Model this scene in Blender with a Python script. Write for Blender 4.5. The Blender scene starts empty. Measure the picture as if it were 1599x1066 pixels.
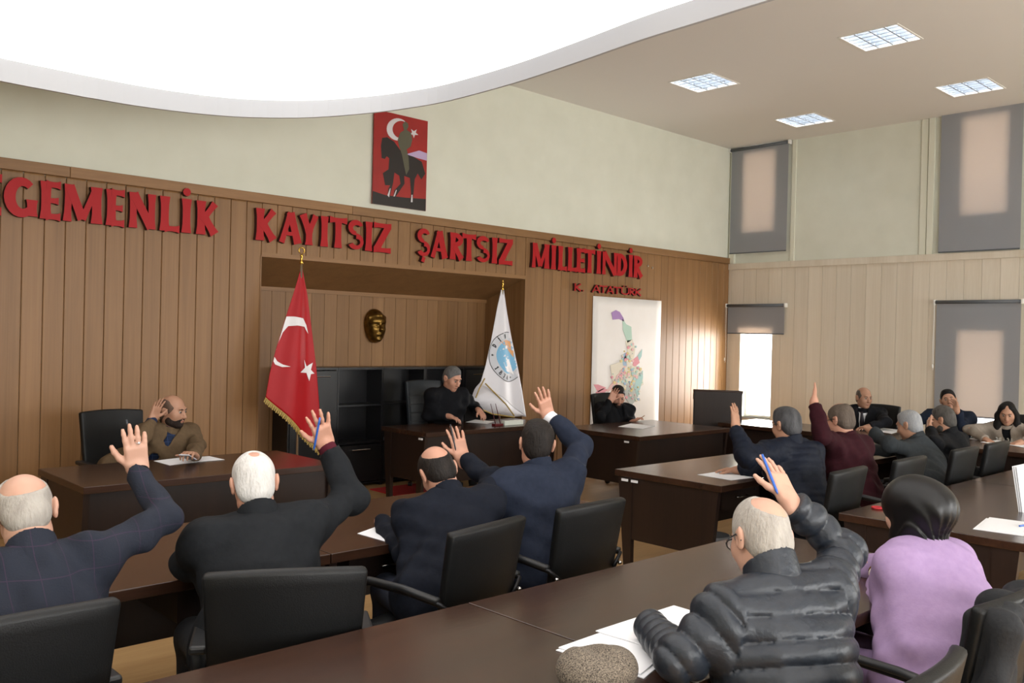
import bpy, bmesh, math, random
import numpy as np
from mathutils import Vector, Matrix
random.seed(7); RNG = np.random.default_rng(7)
SC = bpy.context.scene
COL = SC.collection
PI = math.pi

# ------------------------------------------------------------------ camera
IMW, IMH, FPX = 1599, 1066, 1398.0
CAMZ = 1.72
def _axes(yaw, pitch, roll):
    cy, sy, cp, sp = math.cos(yaw), math.sin(yaw), math.cos(pitch), math.sin(pitch)
    w = np.array([sy*cp, cy*cp, sp]); r = np.array([cy, -sy, 0.0]); u = np.cross(r, w)
    cr, sr = math.cos(roll), math.sin(roll)
    return r*cr + u*sr, u*cr - r*sr, w
AR, AU, AW = _axes(math.radians(43.40), math.radians(-0.32), math.radians(1.385))
cam_d = bpy.data.cameras.new('camera'); cam = bpy.data.objects.new('camera', cam_d); COL.objects.link(cam)
cam_d.sensor_fit = 'HORIZONTAL'; cam_d.sensor_width = 36.0; cam_d.lens = FPX/IMW*36.0
cam_d.clip_start = 0.05; cam_d.clip_end = 200
M = Matrix(((AR[0], AU[0], -AW[0], 0), (AR[1], AU[1], -AW[1], 0), (AR[2], AU[2], -AW[2], CAMZ), (0, 0, 0, 1)))
cam.matrix_world = M
SC.camera = cam
# a pixel of the 1599x1066 photograph gives a direction; a plane or a distance gives the point
CAMP = np.array([0, 0, CAMZ])
def ray(x, y): return AR*(x-799.5)/FPX - AU*(y-533)/FPX + AW
def onz(x, y, z): d = ray(x, y); return CAMP + d*(z-CAMZ)/d[2]
def ony(x, y, Y): d = ray(x, y); return CAMP + d*Y/d[1]
def onx(x, y, X): d = ray(x, y); return CAMP + d*X/d[0]
def reach(S, x, y, L, far=True):
    """point on the pixel's ray at distance L from joint S (a bone of known length)"""
    d = ray(x, y); d = d/np.linalg.norm(d); S = np.asarray(S, float)
    b = (S-CAMP) @ d; c = (S-CAMP) @ (S-CAMP) - L*L; disc = b*b - c
    if disc < 0:
        q = CAMP + d*b; v = q - S; return S + v/np.linalg.norm(v)*L
    s = math.sqrt(disc); return CAMP + d*(b + s if far else b - s)

# ------------------------------------------------------------------ world, light, exposure
wd = bpy.data.worlds.new('sky'); SC.world = wd; wd.use_nodes = True
bg = wd.node_tree.nodes['Background']; bg.inputs[0].default_value = (0.93, 0.96, 1.0, 1); bg.inputs[1].default_value = 3.5
SC.view_settings.view_transform = 'Standard'; SC.view_settings.look = 'None'
SC.view_settings.exposure = 0.06; SC.view_settings.gamma = 1.0; SC.view_settings.use_curve_mapping = False
def area_light(name, loc, direction, sx, sy, power, color=(1, 1, 1)):
    ld = bpy.data.lights.new(name, 'AREA'); ld.shape = 'RECTANGLE'; ld.size = sx; ld.size_y = sy; ld.energy = power; ld.color = color
    o = bpy.data.objects.new(name, ld); COL.objects.link(o); o.location = loc
    o.rotation_euler = Vector(direction).to_track_quat('-Z', 'Y').to_euler(); return o
XW, YW, ZC = 12.28, 8.0, 4.78          # window wall, panelled front wall, ceiling
CEIL_E = 1.35                          # glow put into the white dropped ceiling
# daylight outside the windows of the right wall
for y_, z_ in ((4.22, 1.3), (7.48, 4.05), (4.22, 4.07)):
    area_light('daylight_blind', (XW+1.7, y_, z_), (-1, 0, 0), .9, 1.5, 270, (1, .97, .92))
area_light('daylight_low', (XW+0.5, 7.5, 1.35), (-1, 0, -.1), 0.7, 1.3, 150, (1, .97, .92))
# unseen windows behind the photographer, added with their lights to brighten the room
ADDED_WIN = [(-1.2, 1.4), (2.4, 5.0), (6.0, 8.6), (9.4, 11.6)]
for a_, b_ in ADDED_WIN:
    area_light('daylight_back', ((a_+b_)/2, -3.55, 1.9), (0, 1, .22), b_-a_, 2.0, 180, (1, .985, .95))

# ------------------------------------------------------------------ materials
def lin(c):
    if isinstance(c, str): c = [int(c[i:i+2], 16)/255 for i in (0, 2, 4)]
    return tuple((x/12.92 if x <= .04045 else ((x+.055)/1.055)**2.4) for x in c) + (1,)
class NT:
    def __init__(s, name):
        s.m = bpy.data.materials.new(name); s.m.use_nodes = True; s.t = s.m.node_tree; s.b = s.t.nodes['Principled BSDF']
        s.out = s.t.nodes['Material Output']
    def n(s, typ, **kw):
        nd = s.t.nodes.new(typ)
        for k, v in kw.items():
            if k.startswith('i_'):
                key = k[2:]; key = int(key) if key.isdigit() else key.replace('_', ' ')
                nd.inputs[key].default_value = v
            else: setattr(nd, k, v)
        return nd
    def l(s, a, b): s.t.links.new(a, b)
MATS = {}
def mat(name, col, rough=.6, col2=None, scale=8, stretch=(1, 1, 1), bump=0.0, bscale=None, spec=.5, metal=0.0, detail=4, coat=0.0, sheen=0.0, contrast=.5, coord='Object'):
    if name in MATS: return MATS[name]
    t = NT(name); b = t.b
    b.inputs['Roughness'].default_value = rough; b.inputs['Metallic'].default_value = metal
    b.inputs['Specular IOR Level'].default_value = spec; b.inputs['Coat Weight'].default_value = coat
    b.inputs['Sheen Weight'].default_value = sheen
    b.inputs['Base Color'].default_value = lin(col)
    if col2 or bump:
        tc = t.n('ShaderNodeTexCoord'); mp = t.n('ShaderNodeMapping'); mp.inputs['Scale'].default_value = stretch
        t.l(tc.outputs[coord], mp.inputs[0])
    if col2:
        no = t.n('ShaderNodeTexNoise', i_Scale=scale, i_Detail=detail); t.l(mp.outputs[0], no.inputs[0])
        cr = t.n('ShaderNodeValToRGB'); cr.color_ramp.elements[0].position = .5-contrast/2; cr.color_ramp.elements[1].position = .5+contrast/2
        cr.color_ramp.elements[0].color = lin(col); cr.color_ramp.elements[1].color = lin(col2)
        t.l(no.outputs[0], cr.inputs[0]); t.l(cr.outputs[0], b.inputs['Base Color'])
    if bump:
        nb = t.n('ShaderNodeTexNoise', i_Scale=bscale or scale*3, i_Detail=3); t.l(mp.outputs[0], nb.inputs[0])
        bp = t.n('ShaderNodeBump', i_Strength=bump, i_Distance=.01); t.l(nb.outputs[0], bp.inputs['Height']); t.l(bp.outputs[0], b.inputs['Normal'])
    MATS[name] = t.m; return t.m
def emis(name, col, s):
    if name in MATS: return MATS[name]
    t = NT(name); t.b.inputs['Base Color'].default_value = lin(col)
    t.b.inputs['Emission Color'].default_value = lin(col); t.b.inputs['Emission Strength'].default_value = s
    MATS[name] = t.m; return t.m
def wood(name, c1, c2, rough=.45, coord='Object', axis='z', spec=.4, var=.10):
    """grained veneer: fine streaks along one axis, a slow drift across it, each piece a shade of its own"""
    if name in MATS: return MATS[name]
    t = NT(name); b = t.b; b.inputs['Roughness'].default_value = rough; b.inputs['Specular IOR Level'].default_value = spec
    tc = t.n('ShaderNodeTexCoord'); mp = t.n('ShaderNodeMapping')
    mp.inputs['Scale'].default_value = {'z': (1, 1, .06), 'x': (.06, 1, 1), 'y': (1, .06, 1)}[axis]
    oi = t.n('ShaderNodeObjectInfo'); ad = t.n('ShaderNodeVectorMath', operation='ADD'); sc = t.n('ShaderNodeVectorMath', operation='SCALE')
    cb = t.n('ShaderNodeCombineXYZ')
    for i in range(3): t.l(oi.outputs['Random'], cb.inputs[i])
    sc.inputs['Scale'].default_value = 37.0; t.l(cb.outputs[0], sc.inputs[0])
    t.l(tc.outputs[coord], mp.inputs[0]); t.l(mp.outputs[0], ad.inputs[0]); t.l(sc.outputs[0], ad.inputs[1])
    n1 = t.n('ShaderNodeTexNoise', i_Scale=55, i_Detail=5, i_Roughness=.65); n2 = t.n('ShaderNodeTexNoise', i_Scale=6, i_Detail=3, i_Distortion=.6)
    t.l(ad.outputs[0], n1.inputs[0]); t.l(ad.outputs[0], n2.inputs[0])
    mx = t.n('ShaderNodeMix', data_type='FLOAT', i_0=.55); t.l(n1.outputs[0], mx.inputs[2]); t.l(n2.outputs[0], mx.inputs[3])
    cr = t.n('ShaderNodeValToRGB'); cr.color_ramp.elements[0].position = .33; cr.color_ramp.elements[1].position = .67
    cr.color_ramp.elements[0].color = lin(c1); cr.color_ramp.elements[1].color = lin(c2); t.l(mx.outputs[0], cr.inputs[0])
    hs = t.n('ShaderNodeHueSaturation'); mr = t.n('ShaderNodeMapRange', i_3=1-var, i_4=1+var); t.l(oi.outputs['Random'], mr.inputs[0]); t.l(mr.outputs[0], hs.inputs['Value'])
    t.l(cr.outputs[0], hs.inputs['Color']); t.l(hs.outputs[0], b.inputs['Base Color'])
    bp = t.n('ShaderNodeBump', i_Strength=.06, i_Distance=.004); t.l(n1.outputs[0], bp.inputs['Height']); t.l(bp.outputs[0], b.inputs['Normal'])
    MATS[name] = t.m; return t.m

# ------------------------------------------------------------------ mesh helpers
class MB:
    def __init__(s): s.v = []; s.f = []; s.mi = []
    def add(s, vs, fs, mi=0):
        o = len(s.v); s.v += [tuple(map(float, p)) for p in vs]; s.f += [tuple(i+o for i in f) for f in fs]; s.mi += [mi]*len(fs); return s
    def box(s, x0, x1, y0, y1, z0, z1, mi=0):
        return s.add([(x0, y0, z0), (x1, y0, z0), (x1, y1, z0), (x0, y1, z0), (x0, y0, z1), (x1, y0, z1), (x1, y1, z1), (x0, y1, z1)],
                     [(3, 2, 1, 0), (4, 5, 6, 7), (0, 1, 5, 4), (1, 2, 6, 5), (2, 3, 7, 6), (3, 0, 4, 7)], mi)
    def hexa(s, bot, top, mi=0):
        return s.add(list(bot)+list(top), [(3, 2, 1, 0), (4, 5, 6, 7), (0, 1, 5, 4), (1, 2, 6, 5), (2, 3, 7, 6), (3, 0, 4, 7)], mi)
    def prism(s, poly, fn, d0, d1, mi=0, side=None):
        """poly: 2D outline; fn(u, v, depth) -> 3D"""
        n = len(poly); a = [fn(u, v, d0) for u, v in poly]; b = [fn(u, v, d1) for u, v in poly]
        s.add(a+b, [tuple(range(n))[::-1], tuple(range(n, 2*n))], mi)
        s.add(a+b, [(i, (i+1) % n, n+(i+1) % n, n+i) for i in range(n)], mi if side is None else side); return s
    def tube(s, pts, r, seg=8, mi=0, close=True, flat=None):
        P = [np.array(p, float) for p in pts]; rr = r if hasattr(r, '__len__') else [r]*len(P); rings = []
        prev = None
        for i, p in enumerate(P):
            t = P[min(i+1, len(P)-1)] - P[max(i-1, 0)]; t /= (np.linalg.norm(t)+1e-9)
            if prev is None:
                a = np.cross(t, [0, 0, 1.0]);
                if np.linalg.norm(a) < .05: a = np.cross(t, [1.0, 0, 0])
            else: a = prev - t*(prev @ t)
            a /= np.linalg.norm(a)+1e-9; prev = a; b = np.cross(t, a)
            k = flat or 1.0
            rings.append([p + rr[i]*(a*math.cos(q)+b*math.sin(q)*k) for q in [2*PI*j/seg for j in range(seg)]])
        vs = [v for R_ in rings for v in R_]; fs = []
        for i in range(len(P)-1):
            for j in range(seg): fs.append((i*seg+j, i*seg+(j+1) % seg, (i+1)*seg+(j+1) % seg, (i+1)*seg+j))
        if close: fs += [tuple(range(seg))[::-1], tuple(range((len(P)-1)*seg, len(P)*seg))]
        return s.add(vs, fs, mi)
    def lathe(s, prof, c=(0, 0, 0), seg=16, mi=0):
        n = len(prof); vs = [(c[0]+r*math.cos(2*PI*j/seg), c[1]+r*math.sin(2*PI*j/seg), c[2]+z) for r, z in prof for j in range(seg)]
        fs = [(i*seg+j, i*seg+(j+1) % seg, (i+1)*seg+(j+1) % seg, (i+1)*seg+j) for i in range(n-1) for j in range(seg)]
        fs += [tuple(range(seg))[::-1], tuple(range((n-1)*seg, n*seg))]
        return s.add(vs, fs, mi)
    def ball(s, c, r, seg=10, rings=6, mi=0):
        r = r if hasattr(r, '__len__') else (r, r, r); vs = []; fs = []
        for i in range(rings+1):
            a = PI*i/rings
            for j in range(seg): q = 2*PI*j/seg; vs.append((c[0]+r[0]*math.sin(a)*math.cos(q), c[1]+r[1]*math.sin(a)*math.sin(q), c[2]-r[2]*math.cos(a)))
        for i in range(rings):
            for j in range(seg): fs.append((i*seg+j, i*seg+(j+1) % seg, (i+1)*seg+(j+1) % seg, (i+1)*seg+j))
        return s.add(vs, fs, mi)
    def grid(s, nu, nv, fn, mi=0):
        vs = [fn(i/nu, j/nv) for j in range(nv+1) for i in range(nu+1)]; w = nu+1
        return s.add(vs, [(j*w+i, j*w+i+1, (j+1)*w+i+1, (j+1)*w+i) for j in range(nv) for i in range(nu)], mi)
    def mesh(s, name, mats):
        me = bpy.data.meshes.new(name); me.from_pydata(s.v, [], s.f)
        for m in (mats if isinstance(mats, (list, tuple)) else [mats]): me.materials.append(m)
        if any(s.mi): me.polygons.foreach_set('material_index', s.mi)
        me.update(); return me
    def build(s, name, mats, parent=None, smooth=False, bevel=0, loc=None, solid=0, sub=0):
        o = bpy.data.objects.new(name, s.mesh(name, mats)); COL.objects.link(o)
        if parent is not None: o.parent = parent
        if loc is not None: o.location = loc
        if smooth: o.data.polygons.foreach_set('use_smooth', [True]*len(o.data.polygons))
        if solid: md = o.modifiers.new('solid', 'SOLIDIFY'); md.thickness = solid; md.offset = 0
        if sub: md = o.modifiers.new('sub', 'SUBSURF'); md.levels = sub; md.render_levels = sub
        if bevel:
            md = o.modifiers.new('bevel', 'BEVEL'); md.width = bevel; md.segments = 2; md.limit_method = 'ANGLE'
        return o
def tag(o, label, cat, group=None):
    o['label'] = label; o['category'] = cat
    if group: o['group'] = group
    return o
def thing(name, label, cat, loc=(0, 0, 0), rotz=0, group=None):
    o = bpy.data.objects.new(name, None); COL.objects.link(o); o.location = loc; o.rotation_euler = (0, 0, rotz)
    o.empty_display_size = .1
    return tag(o, label, cat, group)
def struct(o): o['kind'] = 'structure'; return o
def empty_struct(name, loc=(0, 0, 0)):
    o = bpy.data.objects.new(name, None); COL.objects.link(o); o.location = loc; o.empty_display_size = .1; return struct(o)
def copy_tree(o, parent=None):
    c = o.copy(); COL.objects.link(c); c.parent = parent
    for ch in list(o.children): copy_tree(ch, c)
    return c
def inst(name, me, parent, loc, scale=(1, 1, 1), rot=(0, 0, 0)):
    o = bpy.data.objects.new(name, me); COL.objects.link(o); o.parent = parent; o.location = loc; o.scale = scale; o.rotation_euler = rot; return o

oak = wood('oak_board', '7c5a37', '946e47', .45, var=.05)
oak_trim = wood('oak_trim', '7e5b38', '956f48', .42, axis='x')
cream = wood('cream_board', 'd0c5b2', 'ded5c5', .5, var=.035)
plaster = mat('plaster_cream', 'd6d7c8', .85, 'dedfd1', 3, bump=.04, bscale=14)
ceilm = mat('ceiling_paint', 'ddd9d3', .9)
white = mat('white_paint', 'e6e4de', .6)
wenge = wood('wenge_veneer', '2a1b14', '40291d', .24, axis='x', spec=.5, var=.06)
wenge_d = wood('wenge_panel', '1d1411', '2b1d17', .38, axis='z', spec=.45, var=.05)
leather = mat('black_leather', '0e0f10', .46, bump=.12, bscale=220, spec=.32)
plastic = mat('black_plastic', '1b1c1e', .45)
chrome = mat('chrome', 'c9c9c9', .18, metal=1)
gun = mat('dark_metal', '2b2b2d', .35, metal=.8)
floorm = wood('oak_floor', 'a37f53', 'bd9a6b', .35, coord='Object', axis='x', spec=.4, var=0)
paper = mat('paper', 'f0f1f4', .8)
glassm = None
# ================================================================== THE ROOM
XL, YB = -2.6, -3.2
struct(MB().box(XL, XW+.3, YB, 8.9, -.1, 0).build('floor', floorm))
# ceiling with square holes for the louvred lights
LIGHTS = [(8.45, 3.72), (8.6, 5.91), (10.82, 3.72), (11.0, 5.92), (8.3, 1.5), (10.64, 1.5), (8.15, -.7), (10.5, -.7), (6.0, -.7)]  # rows toward the back are unseen, added to help light the room
LS = .6
ce = MB()
xs = sorted({XL, XW+.05} | {a for x, y in LIGHTS for a in (x, x+LS)}); ys = sorted({YB, YW+.05} | {a for x, y in LIGHTS for a in (y, y+LS)})
for i in range(len(xs)-1):
    for j in range(len(ys)-1):
        cx, cy = (xs[i]+xs[i+1])/2, (ys[j]+ys[j+1])/2
        if any(x < cx < x+LS and y < cy < y+LS for x, y in LIGHTS): continue
        ce.add([(xs[i], ys[j], ZC), (xs[i], ys[j+1], ZC), (xs[i+1], ys[j+1], ZC), (xs[i+1], ys[j], ZC)], [(0, 1, 2, 3)])
ce.box(XL, XW, YB, YW, ZC+.25, ZC+.3)
struct(ce.build('ceiling', ceilm))
# louvred troffers
tube_e = emis('lamp_tube', 'f2f6fa', 22.0); alu = mat('louvre_aluminium', '9aa0a7', .4, metal=.2)
names = ['square louvred ceiling light above the aisle near the luminous ceiling', 'square louvred ceiling light nearest the panelled front wall and the picture',
         'square louvred ceiling light beside the large upper window blind', 'square louvred ceiling light beside the corner upper window blind']
lp = None
for i, (x, y) in enumerate(LIGHTS):
    lab = names[i] if i < 4 else 'square louvred ceiling light over the back of the room'
    if lp is None:
        lp = thing('ceiling_light', lab, 'ceiling light', (x, y, ZC), group='louvred ceiling lights')
        m = MB(); w = .02
        m.box(0, LS, 0, w, -.006, .1).box(0, LS, LS-w, LS, -.006, .1).box(0, w, w, LS-w, -.006, .1).box(LS-w, LS, w, LS-w, -.006, .1)
        m.build('frame', white, lp)
        MB().box(.005, LS-.005, .005, LS-.005, .1, .11).build('reflector', mat('reflector', '9aa0a8', .4), lp)
        for k in range(4):
            MB().tube([(.03, .09+.14*k, .078), (LS-.03, .09+.14*k, .078)], .014, 8).build('lamp_tube', tube_e, lp, smooth=True)
        me = MB().box(-.006, .006, w, LS-w, 0, .05).mesh('louvre', alu)
        for k in range(1, 6): inst('louvre', me, lp, (LS*k/6, 0, 0))
        me2 = MB().box(w, LS-w, -.007, .007, 0, .05).mesh('louvre', alu)
        for k in range(1, 4): inst('louvre', me2, lp, (0, LS*k/4, 0))
        l0 = lp
    else:
        l0 = copy_tree(lp); l0.location = (x, y, ZC); l0['label'] = lab
# dropped ceiling: white curved sheet with hanging rim, blown-out brightness put in as emission
def zs(X, Y): return 3.12 + .12*max(0.0, X-1.8)**1.3
def onsheet(px, py):
    d = ray(px, py); z = 3.2
    for _ in range(30):
        P = CAMP + d*(z-CAMZ)/d[2]; z = zs(P[0], P[1])
    return P
rimpx = [(0, 126), (131, 151), (214, 165), (319, 178), (394, 183), (488, 183), (578, 176), (640, 168), (700, 157), (800, 130), (900, 97), (1000, 62), (1100, 31), (1200, 0)]
far = [onsheet(*p) for p in rimpx]
out = [(p[0], p[1]) for p in far]
x0, y0 = out[0]; xe, ye = out[-1]
left = [(-.35, y0-.25), (-1.3, y0-.9), (-1.8, y0-2.0), (-2.0, 2.0), (-1.9, .3), (-1.5, -1.0), (-.6, -1.9), (.6, -2.4), (2.0, -2.3), (3.0, -1.5), (3.5, -.4), (xe-.02, 1.0)]
loop = out + [(xe, ye-.6)] + left[::-1] + [((x0+left[0][0])/2, (y0+left[0][1])/2+.05)]
def cr_spline(L, n=4):
    r = []; N = len(L)
    for i in range(N):
        p0, p1, p2, p3 = [np.array(L[(i+k-1) % N]) for k in range(4)]
        for k in range(n):
            t = k/n; r.append(.5*((2*p1)+(-p0+p2)*t+(2*p0-5*p1+4*p2-p3)*t*t+(-p0+3*p1-3*p2+p3)*t**3))
    return r
loop = cr_spline(loop, 4)
cx, cy = 1.0, 2.0
dropc = thing('luminous_ceiling', 'large curved white luminous stretch ceiling with hanging white rim', 'ceiling panel', (cx, cy, 3.4))
rimh = .13; N = len(loop)
sheet = MB(); rings = []
for k in np.linspace(0.02, 1, 9):
    rings.append([(cx+(p[0]-cx)*k, cy+(p[1]-cy)*k) for p in loop])
vs = [(x, y, zs(x, y)+rimh) for R_ in rings for x, y in R_]
fs = [(i*N+j, (i+1)*N+j, (i+1)*N+(j+1) % N, i*N+(j+1) % N) for i in range(len(rings)-1) for j in range(N)] + [tuple(range(N))]
sheet.add([(x-cx, y-cy, z-3.4) for x, y, z in vs], fs).build('light_sheet', emis('luminous_sheet', 'ffffff', CEIL_E), dropc, smooth=True)
rim = MB()
vs = []
for p in loop:
    ox, oy = (p[0]-cx), (p[1]-cy); q = 1+.025/max(.5, math.hypot(ox, oy)); z = zs(*p)
    vs += [(ox, oy, z-3.4), (ox*q, oy*q, z-3.4), (ox*q, oy*q, z+rimh+.05-3.4), (ox, oy, z+rimh+.01-3.4)]
rim.add(vs, [(4*i+a, 4*((i+1) % N)+a, 4*((i+1) % N)+b, 4*i+b) for i in range(N) for a, b in ((0, 1), (1, 2), (2, 3), (3, 0))])
rim.build('rim', mat('rim_grey', 'b4b5b8', .7), dropc, smooth=False)
bk = MB(); vs = [((p[0]-cx), (p[1]-cy), zs(*p)+rimh+.05-3.4) for p in loop]
bk.add(vs, [tuple(range(N))]).build('backing', white, dropc)
for (hx, hy) in ((-1.2, 1.0), (2.2, .8), (-.5, 4.4), (2.4, 4.0)): MB().tube([(hx-cx, hy-cy, zs(hx, hy)+.15-3.4), (hx-cx, hy-cy, ZC-3.4)], .008, 6).build('hanger', gun, dropc)

# ---- front wall: plaster above, oak boards below, a recessed niche
NX0, NX1, NYB, NZ0, NZ1 = 4.19, 7.765, 8.73, 2.45, 2.18
wf = MB().box(XL, NX0-.021, YW+.02, YW+.3, 0, ZC).box(NX1+.021, XW+.3, YW+.02, YW+.3, 0, ZC).box(NX0-.021, NX1+.021, YW+.02, YW+.3, NZ0+.03, ZC)
wall_f = struct(wf.build('wall_front', plaster))
BP = .162; RAIL0, RAIL1 = 2.955, 3.045
bx = MB().box(.002, BP-.002, -.0, .02, 0, 1).mesh('board', oak)
def boards(parent, xa, xb, y, z0, z1, off=1.925, me=None, pitch=BP, rot=0):
    k0 = math.ceil((xa-off)/pitch-.3); x = off+k0*pitch; out = []
    edges = [xa] + [off+k*pitch for k in range(k0, 400) if xa+.04 < off+k*pitch < xb-.04] + [xb]
    for a, b in zip(edges[:-1], edges[1:]):
        w = (b-a)/pitch
        out.append(inst('board', bx, parent, (a, y, z0), (w, 1, z1-z0)))
    return out
for o in boards(wall_f, XL, NX0, YW, 0, RAIL0) + boards(wall_f, NX1, XW, YW, 0, RAIL0, off=7.93) + boards(wall_f, NX0, NX1, YW, NZ0, RAIL0):
    md = o.modifiers.new('bevel', 'BEVEL'); md.width = .004; md.segments = 1
for a, b in ((XL, 2.43), (2.432, 5.2), (5.202, 8.6), (8.602, XW)):
    MB().box(a, b, YW-.03, YW+.02, RAIL0, RAIL1).build('rail', oak_trim, wall_f, bevel=.004)
# niche
wn = MB().box(NX0-.1, NX1+.1, NYB+.02, NYB+.12, 0, 2.6).box(NX0-.1, NX0-.021, YW+.3, NYB+.02, 0, 2.6).box(NX1+.021, NX1+.1, YW+.3, NYB+.02, 0, 2.6)
nb = wn.build('niche_wall', oak, wall_f)
for o in boards(nb, NX0, NX1, NYB, 0, NZ1, off=4.22): pass
bs = MB().box(-.02, 0, 0, 1, 0, 1).mesh('board', oak)
for sx in (NX0, NX1+.02):
    e = [YW+.0, YW+.18, YW+.345, YW+.51, NYB]
    for a, b in zip(e[:-1], e[1:]): inst('board', bs, nb, (sx, a+.0015, 0), (1, b-a-.003, NZ0))
sf = MB().add([(NX0, YW, NZ0), (NX1, YW, NZ0), (NX1, NYB, NZ1), (NX0, NYB, NZ1), (NX0, YW, NZ0+.03), (NX1, YW, NZ0+.03), (NX1, NYB, NZ1+.03), (NX0, NYB, NZ1+.03)],
              [(0, 1, 2, 3), (7, 6, 5, 4), (0, 4, 5, 1), (2, 6, 7, 3)])
sf.build('soffit', oak, nb)
MB().box(NX0, NX1, YW-.006, YW+.03, NZ0-.014, NZ0+.03).build('lip', oak_trim, nb)
MB().box(NX0, NX1, NYB-.02, NYB, NZ1-.035, NZ1+.02).build('rail', oak_trim, nb)
for a in (NX0, NX1):
    pass
MB().box(NX0-.012, NX0+.004, YW-.006, YW+.03, 0, NZ0).build('corner_strip', oak, wall_f)
MB().box(NX1-.004, NX1+.16, YW-.006, YW+.01, 0, RAIL0).build('corner_strip', oak, wall_f)

# ---- window wall
WINS = [(7.21, 7.76, .55, 1.93), (3.95, 4.50, .55, 1.93), (7.21, 7.76, 3.44, 4.655), (3.95, 4.5, 3.45, 4.69)]
def holed(parent_mb, ya, yb, za, zb, holes, x0, x1):
    ys = sorted({ya, yb} | {v for h in holes for v in h[:2]}); zz = sorted({za, zb} | {v for h in holes for v in h[2:]})
    for i in range(len(ys)-1):
        for j in range(len(zz)-1):
            cy, cz = (ys[i]+ys[i+1])/2, (zz[j]+zz[j+1])/2
            if any(h[0] < cy < h[1] and h[2] < cz < h[3] for h in holes): continue
            parent_mb.box(x0, x1, ys[i], ys[i+1], zz[j], zz[j+1])
    return parent_mb
wall_r = struct(holed(MB(), YB, 8.9, 0, ZC, WINS, XW+.02, XW+.3).build('wall_right', plaster))
SP = .2185; TR0, TR1 = 2.86, 2.955
k = 0; y = 5.54-SP*26
sb = MB().box(0, .02, .0015, SP-.0015, 0, 1).mesh('board', cream)
while y < YW-.01:
    a, b = y, min(y+SP, YW)
    segs = [(0, TR0)]
    for (wa, wb, z0, z1) in WINS[:2]:
        if a < wb-.001 and b > wa+.001:
            segs = [(0, z0), (z1, TR0)]
            for (c, d) in ((a, wa), (wb, b)):
                if d-c > .012: inst('board', sb, wall_r, (XW, c, z0), (1, (d-c)/SP, z1-z0))
    for z0, z1 in segs:
        inst('board', sb, wall_r, (XW, a, z0), (1, (b-a)/SP, z1-z0))
    y += SP
MB().box(XW-.025, XW+.02, YB, YW, TR0, TR1).build('rail', cream, wall_r, bevel=.004)
pil = mat('moulding_cream', 'dcdccb', .7)
for ya, yb, xp in ((4.86, 4.94, .03), (4.95, 5.04, .018), (3.6, 3.7, .03), (7.9, 8.0, .05), (6.88, 6.95, .02)):
    MB().box(XW+.02-xp, XW+.02, ya, yb, TR1, ZC).build('moulding', pil, wall_r, bevel=.004)
gl = NT('window_glass'); _t = gl.n('ShaderNodeBsdfTransparent'); _g = gl.n('ShaderNodeBsdfGlossy'); _g.inputs['Roughness'].default_value = .03
_m = gl.n('ShaderNodeMixShader'); _m.inputs[0].default_value = .06; gl.l(_t.outputs[0], _m.inputs[1]); gl.l(_g.outputs[0], _m.inputs[2]); gl.l(_m.outputs[0], gl.out.inputs[0])
for i, (ya, yb, z0, z1) in enumerate(WINS):
    w = empty_struct('window_%d' % (i+1), (XW+.2, ya, z0)); f = .035; W, Hh = yb-ya, z1-z0
    for (a, b, c, d) in ((0, W, 0, f), (0, W, Hh-f, Hh), (0, f, f, Hh-f), (W-f, W, f, Hh-f)):
        MB().box(-.03, .03, a, b, c, d).build('window_frame', white, w)
    MB().box(-.004, .004, f, W-f, f, Hh-f).build('pane', gl.m, w)
    MB().box(-.2, -.0, 0, W, -.02, .0).build('window_sill', white, w)
# roller blinds: grey cloth that lets warm daylight through where the glass is behind it
bl = NT('blind_cloth'); t = bl
tr = t.n('ShaderNodeBsdfTranslucent'); tr.inputs[0].default_value = (.60, .50, .42, 1); df = t.n('ShaderNodeBsdfDiffuse'); df.inputs[0].default_value = lin('a9adb3')
mxs = t.n('ShaderNodeMixShader'); mxs.inputs[0].default_value = .30; t.l(df.outputs[0], mxs.inputs[1]); t.l(tr.outputs[0], mxs.inputs[2]); t.l(mxs.outputs[0], t.out.inputs[0])
def blind(ya, yb, zt, zb, label, chain=True):
    o = thing('roller_blind', label, 'blind', (XW-.048, ya, zt), group='grey roller blinds on the window wall')
    W = yb-ya
    MB().grid(6, 10, lambda u, v: (.012+.004*math.sin(u*7), W*u, -.03+(zb-zt+.03)*v)).build('cloth', bl.m, o, solid=.0015)
    MB().tube([(0, -.01, -.02), (0, W+.01, -.02)], .024, 10).build('roller', mat('blind_roller', '5d6166', .6), o, smooth=True)
    for yy in (-.03, W+.008): MB().box(-.03, .05, yy, yy+.022, -.05, .012).build('bracket', white, o, bevel=.003)
    MB().tube([(.012, .005, zb-zt), (.012, W-.005, zb-zt)], .009, 6).build('bottom_bar', mat('blind_roller', '5d6166', .6), o)
    if chain:
        L = .9 if zt < 3 else 1.5
        MB().tube([(-.02, W+.02, -.03), (-.02, W+.025, -L), (-.005, W+.02, -L-.02), (.005, W+.02, -L), (.005, W+.02, -.03)], .003, 5).build('chain', white, o)
        MB().ball((-.02, W+.022, -L+.03), (.012, .012, .03), 8, 5).build('chain_weight', white, o, smooth=True)
    return o
blind(6.99, 7.98, 2.31, 1.855, 'short grey roller blind pulled halfway above the bright corner window')
blind(3.75, 4.77, 2.33, .83, 'long grey roller blind on the lower window behind the seated woman in grey cardigan')
blind(6.99, 7.98, 4.765, 3.115, 'grey roller blind on the upper window in the room corner', False)
blind(3.78, 4.77, 4.835, 2.97, 'grey roller blind on the upper window above the long lower blind', False)
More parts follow.
